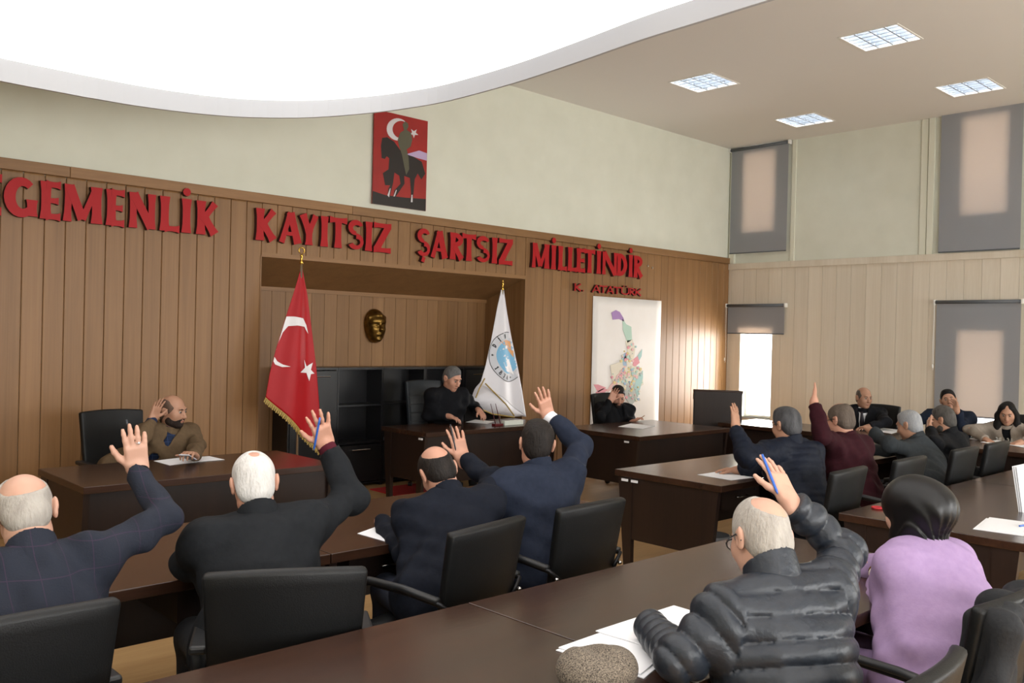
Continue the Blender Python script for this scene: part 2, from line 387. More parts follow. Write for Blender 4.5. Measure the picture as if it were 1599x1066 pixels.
# the other two walls and skirting
struct(MB().box(XL-.2, XL, YB, 8.3, 0, ZC).build('wall_left', plaster))
wbk = MB()
_xe = [XL] + [v for ab in ADDED_WIN for v in ab] + [XW+.3]
for i in range(0, len(_xe), 2): wbk.box(_xe[i], _xe[i+1], YB-.2, YB, 0, ZC)
for a, b in ADDED_WIN: wbk.box(a, b, YB-.2, YB, 0, .9).box(a, b, YB-.2, YB, 2.9, ZC)
struct(wbk.build('wall_back', plaster))
for i, (a, b) in enumerate(ADDED_WIN):  # unseen windows, added to let fill light in from behind
    w = empty_struct('window_%d' % (i+5), (a, YB-.1, .9)); W = b-a
    for (p, q, c, d) in ((0, W, 0, .05), (0, W, 1.95, 2.0), (0, .05, .05, 1.95), (W-.05, W, .05, 1.95), (W/2-.03, W/2+.03, .05, 1.95)):
        MB().box(p, q, -.03, .03, c, d).build('window_frame', white, w)
    for p, q in ((.05, W/2-.03), (W/2+.03, W-.05)): MB().box(p, q, -.003, .003, .05, 1.95).build('pane', gl.m, w)
struct(MB().box(XL, NX0, YW-.015, YW, 0, .09).box(NX1, XW, YW-.015, YW, 0, .09).build('baseboard_front', oak_trim))
struct(MB().box(XW-.015, XW, YB, YW-.02, 0, .09).build('baseboard_right', cream))
# ================================================================== SIGNED-DISTANCE MODELLER (smooth organic forms -> one mesh)
def V3(*a): return np.array(a if len(a) > 1 else a[0], float)
def nrm(v): v = np.asarray(v, float); return v/(np.linalg.norm(v)+1e-12)
class SDF:
    def __init__(s): s.p = []
    def _push(s, fn, lo, hi, op, k): s.p.append((fn, np.array(lo, float), np.array(hi, float), op, k)); return s
    def cone(s, a, b, ra, rb, k=.02, op='+', side=None, sx=1.0, clip=(), disp=None):
        a, b = V3(a), V3(b); ab = b-a; L2 = ab @ ab + 1e-12; R_ = max(ra, rb)*max(1, sx)+.012
        sd = None if side is None else nrm(np.asarray(side, float)-ab*((np.asarray(side, float) @ ab)/L2))
        def fn(X, Y, Z):
            px, py, pz = X-a[0], Y-a[1], Z-a[2]
            t = (px*ab[0]+py*ab[1]+pz*ab[2])/L2; tc = np.clip(t, 0, 1)
            qx, qy, qz = px-tc*ab[0], py-tc*ab[1], pz-tc*ab[2]
            if sd is not None:
                m = (qx*sd[0]+qy*sd[1]+qz*sd[2])*(1-1/sx); qx, qy, qz = qx-m*sd[0], qy-m*sd[1], qz-m*sd[2]
            d = np.sqrt(qx*qx+qy*qy+qz*qz) - (ra+(rb-ra)*tc)
            if disp is not None: d = d + disp(X, Y, Z, tc*math.sqrt(L2))
            for (pt, n) in clip: d = np.maximum(d, (X-pt[0])*n[0]+(Y-pt[1])*n[1]+(Z-pt[2])*n[2])
            return d
        return s._push(fn, np.minimum(a, b)-R_, np.maximum(a, b)+R_, op, k)
    def ell(s, c, r, ax=None, k=.02, op='+', clip=(), disp=None):
        c = V3(c); r = V3(r); A = np.eye(3) if ax is None else np.array(ax, float)      # rows: local axes
        ext = np.sqrt(((A*r[:, None])**2).sum(0))+.008
        def fn(X, Y, Z):
            x, y, z = X-c[0], Y-c[1], Z-c[2]
            u, v, w = [(A[i, 0]*x+A[i, 1]*y+A[i, 2]*z) for i in range(3)]
            k0 = np.sqrt((u/r[0])**2+(v/r[1])**2+(w/r[2])**2)+1e-9; k1 = np.sqrt((u/r[0]**2)**2+(v/r[1]**2)**2+(w/r[2]**2)**2)+1e-9
            d = k0*(k0-1)/k1
            if disp is not None: d = d + disp(X, Y, Z, w)
            for (pt, n) in clip: d = np.maximum(d, (X-pt[0])*n[0]+(Y-pt[1])*n[1]+(Z-pt[2])*n[2])
            return d
        return s._push(fn, c-ext, c+ext, op, k)
    def rbox(s, c, h, ax, rd, k=.02, op='+', clip=()):
        c = V3(c); h = V3(h); A = np.array(ax, float); ext = (np.abs(A)*(h+rd)[:, None]).sum(0)+.008
        def fn(X, Y, Z):
            x, y, z = X-c[0], Y-c[1], Z-c[2]; q = [np.abs(A[i, 0]*x+A[i, 1]*y+A[i, 2]*z)-h[i] for i in range(3)]
            d = np.sqrt(sum(np.maximum(e, 0)**2 for e in q)) + np.minimum(np.maximum(q[0], np.maximum(q[1], q[2])), 0) - rd
            for (pt, n) in clip: d = np.maximum(d, (X-pt[0])*n[0]+(Y-pt[1])*n[1]+(Z-pt[2])*n[2])
            return d
        return s._push(fn, c-ext, c+ext, op, k)
    def mesh(s, name, h, mats, clip=(), disp=None, smooth_it=1):
        add = [p for p in s.p if p[3] == '+']
        lo = np.min([p[1] for p in add], 0)-3*h; hi = np.max([p[2] for p in add], 0)+3*h
        n = np.ceil((hi-lo)/h).astype(int)+1
        ax = [(lo[i]+h*np.arange(n[i])).astype(np.float32) for i in range(3)]
        D = np.full(n, .5, np.float32)
        for fn, a, b, op, k in s.p:
            i0 = np.maximum(((a-k-2*h-lo)/h).astype(int), 0); i1 = np.minimum(((b+k+2*h-lo)/h).astype(int)+2, n)
            if np.any(i1 <= i0): continue
            sl = tuple(slice(i0[i], i1[i]) for i in range(3))
            d = fn(ax[0][sl[0]][:, None, None], ax[1][sl[1]][None, :, None], ax[2][sl[2]][None, None, :]); o = D[sl]
            if op == '+':
                q = np.maximum(k-np.abs(o-d), 0)/k if k > 0 else 0; D[sl] = np.minimum(o, d)-q*q*k*.25
            else:
                d = -d; q = np.maximum(k-np.abs(o-d), 0)/k if k > 0 else 0; D[sl] = np.maximum(o, d)+q*q*k*.25
        if disp is not None or clip:
            X, Y, Z = ax[0][:, None, None], ax[1][None, :, None], ax[2][None, None, :]
            if disp is not None:
                D += disp(X, Y, Z)
            for (pt, nn) in clip: D = np.maximum(D, (X-pt[0])*nn[0]+(Y-pt[1])*nn[1]+(Z-pt[2])*nn[2])
        return surf_nets(D, lo, h, name, mats, smooth_it)
def surf_nets(D, lo, h, name, mats, smooth_it=1):
    S = D < 0; n = D.shape
    c = [S[i:n[0]-1+i, j:n[1]-1+j, k:n[2]-1+k] for i in (0, 1) for j in (0, 1) for k in (0, 1)]
    anyv = c[0].copy(); allv = c[0].copy()
    for q in c[1:]: anyv |= q; allv &= q
    cells = np.argwhere(anyv & ~allv)
    if len(cells) == 0: raise ValueError('empty '+name)
    idx = -np.ones(anyv.shape, np.int32); idx[tuple(cells.T)] = np.arange(len(cells))
    acc = np.zeros((len(cells), 3)); cnt = np.zeros(len(cells))
    corners = [(i, j, k) for i in (0, 1) for j in (0, 1) for k in (0, 1)]
    val = {q: D[cells[:, 0]+q[0], cells[:, 1]+q[1], cells[:, 2]+q[2]] for q in corners}
    for a in corners:
        for axx in range(3):
            if a[axx]: continue
            b = list(a); b[axx] = 1; b = tuple(b); va, vb = val[a], val[b]; m = (va < 0) != (vb < 0)
            t = np.where(m, va/np.where(m, va-vb, 1), 0)
            for d in range(3): acc[:, d] += np.where(m, a[d]+(t if d == axx else 0), 0)
            cnt += m
    P = lo + h*(cells + acc/cnt[:, None])
    Q = []
    for axx in range(3):
        u, v = (axx+1) % 3, (axx+2) % 3
        sa = [slice(None)]*3; sb_ = [slice(None)]*3; sa[axx] = slice(0, -1); sb_[axx] = slice(1, None)
        A, B = S[tuple(sa)], S[tuple(sb_)]; e = np.argwhere(A != B)
        e = e[(e[:, u] > 0) & (e[:, v] > 0) & (e[:, u] < n[u]-1) & (e[:, v] < n[v]-1)]
        if len(e) == 0: continue
        inside = A[tuple(e.T)]
        def ix(du, dv): w = e.copy(); w[:, u] += du; w[:, v] += dv; return idx[tuple(w.T)]
        q = np.stack([ix(-1, -1), ix(0, -1), ix(0, 0), ix(-1, 0)], 1); q[~inside] = q[~inside][:, ::-1]; Q.append(q)
    F = np.concatenate(Q); F = F[(F >= 0).all(1)]
    for _ in range(smooth_it):
        s_ = np.zeros_like(P); w_ = np.zeros(len(P))
        for a, b in ((0, 1), (1, 2), (2, 3), (3, 0)):
            np.add.at(s_, F[:, a], P[F[:, b]]); np.add.at(s_, F[:, b], P[F[:, a]]); np.add.at(w_, F[:, a], 1); np.add.at(w_, F[:, b], 1)
        P = P*.5 + .5*s_/np.maximum(w_, 1)[:, None]
    me = bpy.data.meshes.new(name); nf = len(F)
    me.vertices.add(len(P)); me.vertices.foreach_set('co', P.astype(np.float32).ravel())
    me.loops.add(nf*4); me.loops.foreach_set('vertex_index', F.astype(np.int32).ravel())
    me.polygons.add(nf); me.polygons.foreach_set('loop_start', np.arange(0, nf*4, 4, dtype=np.int32))
    me.polygons.foreach_set('use_smooth', np.ones(nf, bool))
    for m in (mats if isinstance(mats, (list, tuple)) else [mats]): me.materials.append(m)
    me.update(calc_edges=True); me.validate(); return me
def place(name, me, parent=None, smooth=True):
    o = bpy.data.objects.new(name, me); COL.objects.link(o)
    if parent is not None:
        o.parent = parent; o.matrix_parent_inverse = Matrix.Translation(-Vector(parent.location)) if parent.rotation_euler.z == 0 else parent.matrix_basis.inverted()
    return o

# ================================================================== LETTERS
def stroke(a, b, w, fl=1.35, n=4):
    """a straight stem whose ends flare; w: half width"""
    a, b = V3(a), V3(b); d = nrm(b-a); p = V3(-d[1], d[0]); L, R_ = [], []
    for i in range(n+1):
        t = i/n; k = 1+(fl-1)*abs(2*t-1)**3; c = a+(b-a)*t; L.append(tuple(c+p*w*k)); R_.append(tuple(c-p*w*k))
    return L + R_[::-1]
def arc(c, rx, ry, a0, a1, w0, w1, n=12):
    o, q = [], []
    for i in range(n+1):
        t = i/n; an = math.radians(a0+(a1-a0)*t); w = w0+(w1-w0)*math.sin(PI*t)
        ca, sa = math.cos(an), math.sin(an); o.append((c[0]+(rx+w)*ca, c[1]+(ry+w)*sa)); q.append((c[0]+(rx-w)*ca, c[1]+(ry-w)*sa))
    return o + q[::-1]
def blob(c, r, n=10): return [(c[0]+r*math.cos(2*PI*i/n), c[1]+r*math.sin(2*PI*i/n)) for i in range(n)]
def glyph(ch, W):
    """outlines of one capital in a box W wide and 1 high (heavy flared face)"""
    s = .115; st = lambda x0, y0, x1, y1, w=s, f=1.3: stroke((x0, y0), (x1, y1), w, f); l = s*1.25; r = W-l; h = .075
    if ch == 'I': return [st(W/2, 0, W/2, 1)]
    if ch == 'İ': return [st(W/2, 0, W/2, 1), blob((W/2, 1.2), .12)]
    if ch == 'E': return [st(l, 0, l, 1), st(l, h, W, h, h, 1.5), st(l, .5, W*.9, .5, h*.9, 1.5), st(l, 1-h, W, 1-h, h, 1.5)]
    if ch == 'L': return [st(l, 0, l, 1), st(l, h, W, h, h, 1.5)]
    if ch == 'T': return [st(W/2, 0, W/2, 1), st(0, 1-h, W, 1-h, h, 1.5)]
    if ch == 'N': return [st(l*.8, 0, l*.8, 1, s*.8), st(W-l*.8, 0, W-l*.8, 1, s*.8), st(l*.8, .97, W-l*.8, .03, s*1.05, 1.1)]
    if ch == 'M': return [st(l*.8, 0, l*1.0, 1, s*.75), st(W-l*.9, 0, W-l*1.0, 1, s*1.05), st(l*1.1, .97, W/2, .08, s*1.0, 1.1), st(W-l*1.1, .97, W/2, .08, s*.7, 1.1)]
    if ch == 'K': return [st(l, 0, l, 1), st(l*1.3, .42, W-s*.9, .96, s*.75, 1.3), st(l*1.6, .55, W-s*.9, .04, s*1.0, 1.3)]
    if ch == 'A': return [st(s*.9, 0, W/2, .98, s*.75, 1.15), st(W-s*1.0, 0, W/2, .98, s*1.1, 1.15), st(W*.25, .3, W*.75, .3, h*.8, 1)]
    if ch == 'Y': return [st(W/2, 0, W/2, .5), st(W/2, .42, s, .98, s, 1.2), st(W/2, .42, W-s, .98, s*.8, 1.2)]
    if ch == 'Z': return [st(0, 1-h, W, 1-h, h, 1.3), st(0, h, W, h, h, 1.3), st(s, .08, W-s, .92, s*1.1, 1.05)]
    if ch in 'SŞ':
        g = [arc((W/2, .74), W/2-s*.8, .185, 25, 270, s*.55, s*.85), arc((W/2, .27), W/2-s*.75, .195, 90, -155, s*.85, s*.55)]
        return g + ([stroke((W*.52, -.02), (W*.42, -.2), .07, 1.2)] if ch == 'Ş' else [])
    if ch == 'G': return [arc((W*.52, .5), W*.52-s*.9, .41, 48, 318, s*.8, s*1.2, 18), st(W-s*1.1, .03, W-s*1.1, .46, s, 1.25)]
    if ch == 'D': return [st(l, 0, l, 1), arc((l, .5), W-l-s, .425, -90, 90, .075, s*1.1)]
    if ch == 'R': return [st(l, 0, l, 1), arc((l, .74), W-l-s*1.2, .195, -90, 90, .06, s), st(l*1.5, .5, W-s*.7, .03, s*.95, 1.3)]
    if ch in 'UÜ':
        g = [st(l*.9, .3, l*.9, 1), st(W-l*.9, .3, W-l*.9, 1, s*.85), arc((W/2, .32), W/2-l*.9, .25, 180, 360, s, s*.8)]
        return g + ([blob((W*.3, 1.17), .1), blob((W*.7, 1.17), .1)] if ch == 'Ü' else [])
    if ch == '.': return [blob((W/2, .1), .11)]
    if ch == 'C': return [arc((W*.52, .5), W*.5-s*.9, .41, 45, 315, s*.7, s*1.1, 16)]
    if ch == '1': return [st(W/2, 0, W/2, 1, s, 1.1), st(W/2, .95, W*.15, .72, s*.7, 1)]
    if ch == '8': return [arc((W/2, .74), W/2-s, .18, 0, 360, s*.8, s*.8, 16), arc((W/2, .27), W/2-s*.8, .2, 0, 360, s*.8, s*.8, 16)]
    if ch == '7': return [st(0, .92, W, .92, .08, 1.1), st(W-s, .9, W*.35, 0, s, 1.1)]
    if ch == '4': return [st(W*.72, 0, W*.72, 1, s, 1), st(0, .3, W, .3, .08, 1), st(s*.5, .3, W*.72, .98, s*.8, 1)]
    return [st(W/2, 0, W/2, 1)]
red_l = mat('red_letter_face', 'a81218', .5, spec=.25); red_s = mat('letter_side', '3a1216', .6)
def wall_letter(ch, xa, xb, za, zb, label, group, depth=.05):
    h = zb-za; W = (xb-xa)/h; o = MB()
    for i, g in enumerate(glyph(ch, W)):
        e = .0006*i
        o.prism([(u*h, v*h) for u, v in g], lambda u, v, d: (u, d, v), 0, -depth-e, 0, 1)
        # front face is the second cap (material 0); sides dark
    name = 'wall_letter' if ch != '.' else 'wall_full_stop'
    ob = o.build(name, [red_l, red_s], None, loc=(xa, YW-.004, za))
    tag(ob, label, 'letter', group)
    fx = {}
    return ob
WORDS = [('EGEMENLİK', [(-44, 2), (7.5, 57.8), (62, 94), (97.6, 158.4), (165, 193.7), (201, 242.5), (249, 280), (282, 299), (306, 340)]),
         ('KAYITSIZ', [(399, 431), (435, 470), (467, 497), (498, 514), (514, 541), (543, 568), (569, 581.5), (583, 610)]),
         ('ŞARTSIZ', [(651, 672), (672, 698.5), (702, 723), (721, 742.5), (743.5, 765), (766, 777.5), (778.5, 800)]),
         ('MİLLETİNDİR', [(830, 857), (858, 870), (871, 885), (886, 900), (899.5, 913.5), (912, 928.5), (929, 940), (940, 963), (963, 978.5), (979, 989.5), (989, 1003)])]
ORD = ['first', 'second', 'third', 'fourth', 'fifth', 'sixth', 'seventh', 'eighth', 'ninth', 'tenth', 'eleventh']
for w, px in WORDS:
    for i, (ch, (a, b)) in enumerate(zip(w, px)):
        ya = 340+.0955*(a-62)
        xa, xb = ony(a, ya, YW-.05)[0], ony(b, ya, YW-.05)[0]
        if a < 0: xa = 1.70
        wall_letter(ch, xa, xb, 2.588, 2.895, 'raised red letter %s, %s letter of the word %s' % (ch, ORD[i], w), 'red letters of the wall motto')
for i, (ch, (a, b)) in enumerate(zip('K.ATATÜRK', [(897, 907.5), (908.5, 913), (924.5, 937.5), (936, 948), (947, 958.5), (957.5, 969.5), (970, 982.5), (983, 991.5), (992, 1001.5)])):
    ya = 460
    wall_letter(ch, ony(a, ya, YW-.04)[0], ony(b, ya, YW-.04)[0], 2.338, 2.436, 'small raised red %s, %s character of the name below the motto' % ('letter '+ch if ch != '.' else 'full stop', ORD[i]), 'small red letters of the name', .035)
# two little grey fixings left on the boards after the last letter
for px_, py_ in ((1011, 415), (1018, 418)):
    p = ony(px_, py_, YW); tag(MB().lathe([(.014, 0), (.014, .012), (.008, .018)], seg=10).build('wall_fixing', chrome, None, loc=(p[0], YW-.001, p[2])), 'small grey metal fixing on the boards after the last big letter', 'fixing', 'wall fixings').rotation_euler = (PI/2, 0, 0)

# ================================================================== FURNITURE
def desk(label, X0, X1, Y0, Y1, rot, group=None, drawer=True, plates=()):
    """rot 0: sitter on -Y side; PI: sitter on +Y side; PI/2: sitter on +X side"""
    cx, cy = (X0+X1)/2, (Y0+Y1)/2; W, D = (X1-X0, Y1-Y0) if abs(math.sin(rot)) < .5 else (Y1-Y0, X1-X0)
    o = thing('office_desk', label, 'desk', (cx, cy, 0), rot, group); w, d = W/2, D/2; T = .75
    MB().box(-w+.002, w-.002, -d, d, T-.045, T).build('top', wenge, o, bevel=.004)
    for s in (-1, 1):
        x0, x1 = sorted((s*(w-.012), s*(w-.05)))
        MB().box(x0+.006, x1-.006, -d+.15, d-.15, .25, T-.046).build('end_panel', wenge_d, o)
        for q in (-1, 1):
            yo, yi, yb = q*(d-.03), q*(d-.16), q*(d-.10)
            a = [(x0, yi, 0), (x1, yi, 0), (x1, yb, 0), (x0, yb, 0)]; b = [(x0, yi, T-.045), (x1, yi, T-.045), (x1, yo, T-.045), (x0, yo, T-.045)]
            if q < 0: a = a[::-1]; b = b[::-1]
            MB().hexa(a, b).build('leg', wenge_d, o)
    MB().box(-w+.05, w-.05, d-.09, d-.07, .22, T-.045).build('modesty_panel', wenge_d, o)
    if drawer:
        for cxx in ((-w+.4, w-.4) if W > 1.7 else (0,)):
            b = MB().box(cxx-.24, cxx+.24, -d+.1, d-.2, T-.2, T-.046).build('drawer', wenge_d, o)
            MB().tube([(cxx-.07, -d+.1, T-.12), (cxx-.07, -d+.075, T-.12), (cxx+.07, -d+.075, T-.12), (cxx+.07, -d+.1, T-.12)], .005, 6).build('handle', chrome, b, smooth=True)
            MB().lathe([(.009, 0), (.009, .008)], (0, 0, 0), 10).build('lock', chrome, b, loc=(cxx+.18, -d+.1, T-.09)).rotation_euler = (PI/2, 0, 0)
    for (s, y) in plates:
        MB().box(s*w-(.0 if s > 0 else .011), s*w+(.011 if s > 0 else 0)-.0*s, y-.028, y+.028, T-.075, T-.058).build('label_plate', mat('plate', 'e8e8ea', .3), o)
    return o
RG = 'dark desks of the council rows'
desk('bare dark desk behind the chair of the white-haired man', .13, 2.13, 1.46, 2.455, 0, RG)
desk('dark desk carrying the tweed cap and the thick stack of papers', 2.13, 4.12, 1.46, 2.455, 0, RG)
desk('dark desk under the elbow of the man in the checked jacket', .13, 2.13, 3.37, 4.36, 0, RG)
desk('dark desk between the balding man and the chairman, with loose sheets', 2.13, 4.0, 3.37, 4.36, 0, RG)
desk('dark desk with two white plates on its end, window glare on top', 5.16, 7.1, 3.38, 4.31, 0, RG, plates=((-1, .36), (-1, .27)))
desk('dark desk in front of the men in grey and black jackets', 7.1, 8.98, 3.38, 4.31, 0, RG)
desk('dark desk behind the black headscarf with a red ring on it', 4.93, 6.93, 1.46, 2.44, 0, RG)
desk('dark desk with an upright sheaf of papers, beyond the woman in lilac', 6.93, 8.93, 1.46, 2.44, 0, RG)
desk('dark desk of the man in the brown blazer', 1.84, 3.62, 5.67, 6.58, PI, plates=((-1, -.38),))
desk('dark desk of the chairman between the two flags', 5.45, 7.35, 6.96, 7.72, PI, plates=((1, .3),))
desk('dark desk in front of the wall map', 7.08, 8.72, 5.6, 6.72, PI, plates=((1, .4),))
desk('dark side desk of the man in suit and tie along the window wall', 9.2, 10.05, 4.2, 6.1, PI/2, drawer=False)
desk('dark side desk of the woman in the grey cardigan along the window wall', 9.2, 10.05, 2.2, 4.19, PI/2, drawer=False)

def chair(label, bc, fwd, kind='visitor', top=.96, group=None, wid=.50):
    """bc: middle of the backrest's top edge (x, y); fwd: unit facing direction"""
    fwd = nrm(fwd); rot = math.atan2(-fwd[0], fwd[1])
    o = thing({'visitor': 'visitor_chair', 'swivel': 'swivel_chair', 'executive': 'executive_chair'}[kind], label, 'chair', (bc[0]+fwd[0]*.31, bc[1]+fwd[1]*.31, 0), rot, group)
    w = wid/2; zb = .46
    def bk(u, v):
        x = (u-.5)*2; z = zb+(top-zb)*v
        return (x*w*(1-.10*(1-v)), -.235-.075*v**1.2+.035*x*x, z - .012*x*x*v)
    lth = leather if kind != 'executive' else mat('slate_leather', '20262c', .45, bump=.12, bscale=220, spec=.35)
    bo = MB().grid(10, 10, bk).build('backrest', lth, o, smooth=True, solid=.045, bevel=.014)
    if kind == 'swivel':
        pts = [bk(i/12, .2-.12*math.sin(PI*i/12)) for i in range(13)]
        MB().tube([(p[0], p[1]-.026, p[2]) for p in pts], .0035, 5).build('piping', mat('piping_grey', '6a6c70', .5), bo)
    if kind == 'executive':
        for k in range(6):
            z = .12+.13*k; pts = [bk(i/8, z) for i in range(9)]
            MB().tube([(p[0], p[1]+.026, p[2]) for p in pts], .004, 5).build('stitch', plastic, bo)
    MB().grid(8, 8, lambda u, v: ((u-.5)*.47, -.22+.47*v, .455+.012*math.sin(PI*u)-(.03*max(0, v-.8)/.2))).build('seat', leather, o, smooth=True, solid=.07, bevel=.02)
    if kind == 'visitor':
        for s in (-1, 1):
            X = s*.268
            f = MB().tube([(s*.2, -.262, .60), (X, -.25, .655), (X, -.1, .668), (X, .13, .672), (X, .215, .655), (X, .25, .60), (X, .262, .4), (X, .235, .06), (X, .19, .016), (X, -.26, .013)], .0115, 8).build('frame', gun, o, smooth=True)
            MB().tube([(X, -.24, .668), (X, -.05, .684), (X, .14, .684), (X, .222, .664)], .019, 8, flat=.8).build('armrest', plastic, f, smooth=True)
            MB().ball((s*.238, -.272, .615), .011, 8, 6).build('bolt', chrome, f, smooth=True)
        MB().tube([(-.268, -.26, .013), (.268, -.26, .013)], .0115, 8).build('frame', gun, o)
        MB().tube([(-.268, .255, .4), (-.2, .2, .425), (.2, .2, .425), (.268, .255, .4)], .0115, 8).build('frame', gun, o)
    else:
        for s in (-1, 1):
            a = MB().box(s*.275-.03, s*.275+.03, -.2, .1, .655, .685).build('armrest', plastic, o, bevel=.01)
            MB().tube([(s*.275, -.14, .655), (s*.28, -.12, .55), (s*.25, -.06, .44)], [.025, .022, .02], 8, flat=.6).build('arm_post', plastic, a, smooth=True)
        MB().tube([(0, 0, .06), (0, 0, .43)], .028, 10).build('gas_column', gun, o, smooth=True)
        for k in range(5):
            an = 2*PI*k/5+.3; c, s_ = math.cos(an), math.sin(an)
            lg = MB().tube([(0, 0, .1), (.15*c, .15*s_, .095), (.3*c, .3*s_, .075)], [.028, .024, .018], 8).build('base_arm', plastic, o, smooth=True)
            MB().lathe([(.027, -.02), (.027, .02)], (0, 0, 0), 12).build('castor', plastic, lg, loc=(.3*c, .3*s_, .0275)).rotation_euler = (PI/2, 0, an+PI/2)
    return o
def chair_px(label, pl, pr, top=.95, kind='visitor', group=None, wid=.50):
    a, b = onz(*pl, top), onz(*pr, top); mid = (a+b)/2; d = nrm((b-a)[:2]); return chair(label, mid[:2], (-d[1], d[0]), kind, top, group, wid)
CG = 'black chairs of the council rows'
chair('black swivel chair behind the man in the checked jacket', (.70, 2.60), (0, 1), 'swivel', .955, CG, .52)
chair_px('black swivel chair behind the white-haired man', (337, 893), (555, 884), .955, 'swivel', CG, .52)
chair_px('black armchair behind the balding man in navy', (705, 832), (833, 800), .95, group=CG)
chair_px('black armchair behind the man in the blue suit with white cuff', (880, 793), (982, 774), .95, group=CG)
chair('black armchair behind the man in the quilted jacket', (2.30, .86), (-.05, 1), group=CG, top=.93)
chair('black armchair with a dark coat on it beside the woman in lilac', (3.12, .93), (.06, 1), group=CG, top=.95)
chair('black armchair behind the man in the dark blue padded jacket', (5.35, 2.55), (-.05, 1), group=CG)
chair('black armchair behind the man in the maroon pullover', (6.25, 2.55), (0, 1), group=CG)
chair('black armchair behind the grey-haired man in the grey jacket', (7.25, 2.55), (0, 1), group=CG)
chair('black armchair behind the man in the black jacket', (7.95, 2.55), (0, 1), group=CG)
chair('black chair of the man in the brown blazer', (2.60, 7.42), (.05, -1), 'swivel', 1.06)
chair('tall black stitched chair of the chairman', (6.30, 8.16), (0, -1), 'executive', 1.2)
chair('black chair of the man raising his hand before the map', (8.5, 7.3), (-.1, -1), 'swivel', 1.05)
chair('black chair of the man in suit and tie by the window wall', (10.85, 4.85), (-1, 0), 'swivel', 1.0)
chair('black chair of the young man by the window wall', (10.85, 4.05), (-1, 0), 'swivel', 1.0)
chair('black chair of the woman in the grey cardigan', (10.85, 3.2), (-1, 0), 'swivel', 1.0)

# cabinets in the niche
blk = mat('black_cabinet', '17171a', .35)
cw = (NX1-.02-4.74)/5
for i in range(5):
    x0 = 4.74+cw*i
    o = thing('low_cabinet', ['black low cabinet with a door beside the red flag', 'black low cabinet with open shelves between the door cabinet and the tall chair', 'black low cabinet with open shelves behind the tall chair', 'black low cabinet with open shelves behind the chairman', 'black low cabinet with a door behind the white flag'][i], 'cabinet', (x0, 8.40, 0), group='black low cabinets in the niche')
    MB().box(.002, .02, 0, .32, 0, 1.31).box(cw-.02, cw-.002, 0, .32, 0, 1.31).box(.02, cw-.02, .3, .32, .05, 1.31).box(.02, cw-.02, 0, .32, .03, .05).build('body', blk, o)
    MB().box(.002, cw-.002, -.01, .32, 1.31, 1.335).build('top', blk, o)
    if i in (0, 4):
        d = MB().box(.022, cw-.022, -.012, .004, .06, 1.3).build('door', blk, o, bevel=.002)
        MB().tube([(.12, -.012, 1.24), (.12, -.04, 1.24), (cw-.12, -.04, 1.24), (cw-.12, -.012, 1.24)], .006, 6).build('handle', chrome, d)
    else:
        for z in (.48, .9): MB().box(.02, cw-.02, .01, .3, z, z+.02).build('shelf', blk, o)
        d = MB().box(.022, cw-.022, -.012, .004, .06, .47).build('door', blk, o, bevel=.002)
        MB().tube([(.18, -.012, .42), (.18, -.035, .42), (cw-.18, -.035, .42), (cw-.18, -.012, .42)], .006, 6).build('handle', chrome, d)
# lectern
lx = thing('lectern', 'dark wooden lectern beside the bright corner window', 'lectern', (9.42, 6.25, 0), -.95)
MB().box(-.28, .28, -.02, .0, .0, 1.1).build('front_panel', wenge_d, lx, bevel=.003)
for s in (-1, 1): MB().hexa([(s*.28-.012, 0, 0), (s*.28+.012, 0, 0), (s*.28+.012, .42, 0), (s*.28-.012, .42, 0)], [(s*.28-.012, 0, 1.1), (s*.28+.012, 0, 1.1), (s*.28+.012, .42, .98), (s*.28-.012, .42, .98)]).build('side_panel', wenge_d, lx)
MB().hexa([(-.3, -.03, 1.1), (.3, -.03, 1.1), (.3, .46, .97), (-.3, .46, .97)], [(-.3, -.03, 1.125), (.3, -.03, 1.125), (.3, .46, .995), (-.3, .46, .995)]).build('reading_top', wenge, lx)
MB().box(-.27, .27, .05, .4, .5, .52).build('shelf', wenge_d, lx)

# ---- things on walls
pic = thing('wall_picture', 'red poster of a rider on a dark horse, white crescent and star', 'poster', (5.455, YW-.0, 3.10))
PW, PH = .715, 1.005
MB().box(0, PW, -.018, 0, 0, PH).build('panel', mat('poster_red', '8e1a18', .35, 'a5211c', 4), pic)
def poly_print(name, poly, m, lift):
    MB().prism([(u*PW, v*PH) for u, v in poly], lambda u, v, d: (u, d, v), -.018, -.018-lift).build(name, m, pic)
pu = lambda x, y: ((x-72)/543, (955+70*(x-72)/543-y)/(935-10*(x-72)/543))
P_ = lambda pts: [pu(*p) for p in pts]
pdark, pbrown, pgreen, pwhite = mat('print_dark', '1c1412', .4), mat('print_brown', '3a1c16', .4), mat('print_khaki', '55523f', .5), mat('print_white', 'cfccd0', .5)
def crescent(c, R_, r, off, a0=40, n=22, rot=0):
    o = [(c[0]+R_*math.cos(math.radians(a0+(360-2*a0)*i/n)+rot), c[1]+R_*math.sin(math.radians(a0+(360-2*a0)*i/n)+rot)) for i in range(n+1)]
    a1 = math.degrees(math.acos(max(-1, min(1, (R_*math.cos(math.radians(a0))-off)/r))))
    q = [(c[0]+math.cos(rot)*off+r*math.cos(math.radians(a1+(360-2*a1)*i/n)+rot), c[1]+math.sin(rot)*off+r*math.sin(math.radians(a1+(360-2*a1)*i/n)+rot)) for i in range(n+1)]
    return o, q
def star(c, R_, rot=0, sx=1.0): return [(c[0]+sx*(R_ if i % 2 == 0 else R_*.4)*math.cos(rot+PI*i/5), c[1]+(R_ if i % 2 == 0 else R_*.4)*math.sin(rot+PI*i/5)) for i in range(10)]
o_, q_ = crescent((305, 205), 112, 88, 34, 50)
for i in range(len(o_)-1): pass
poly_print('crescent_print', P_(o_+q_[::-1]), pwhite, .0008)
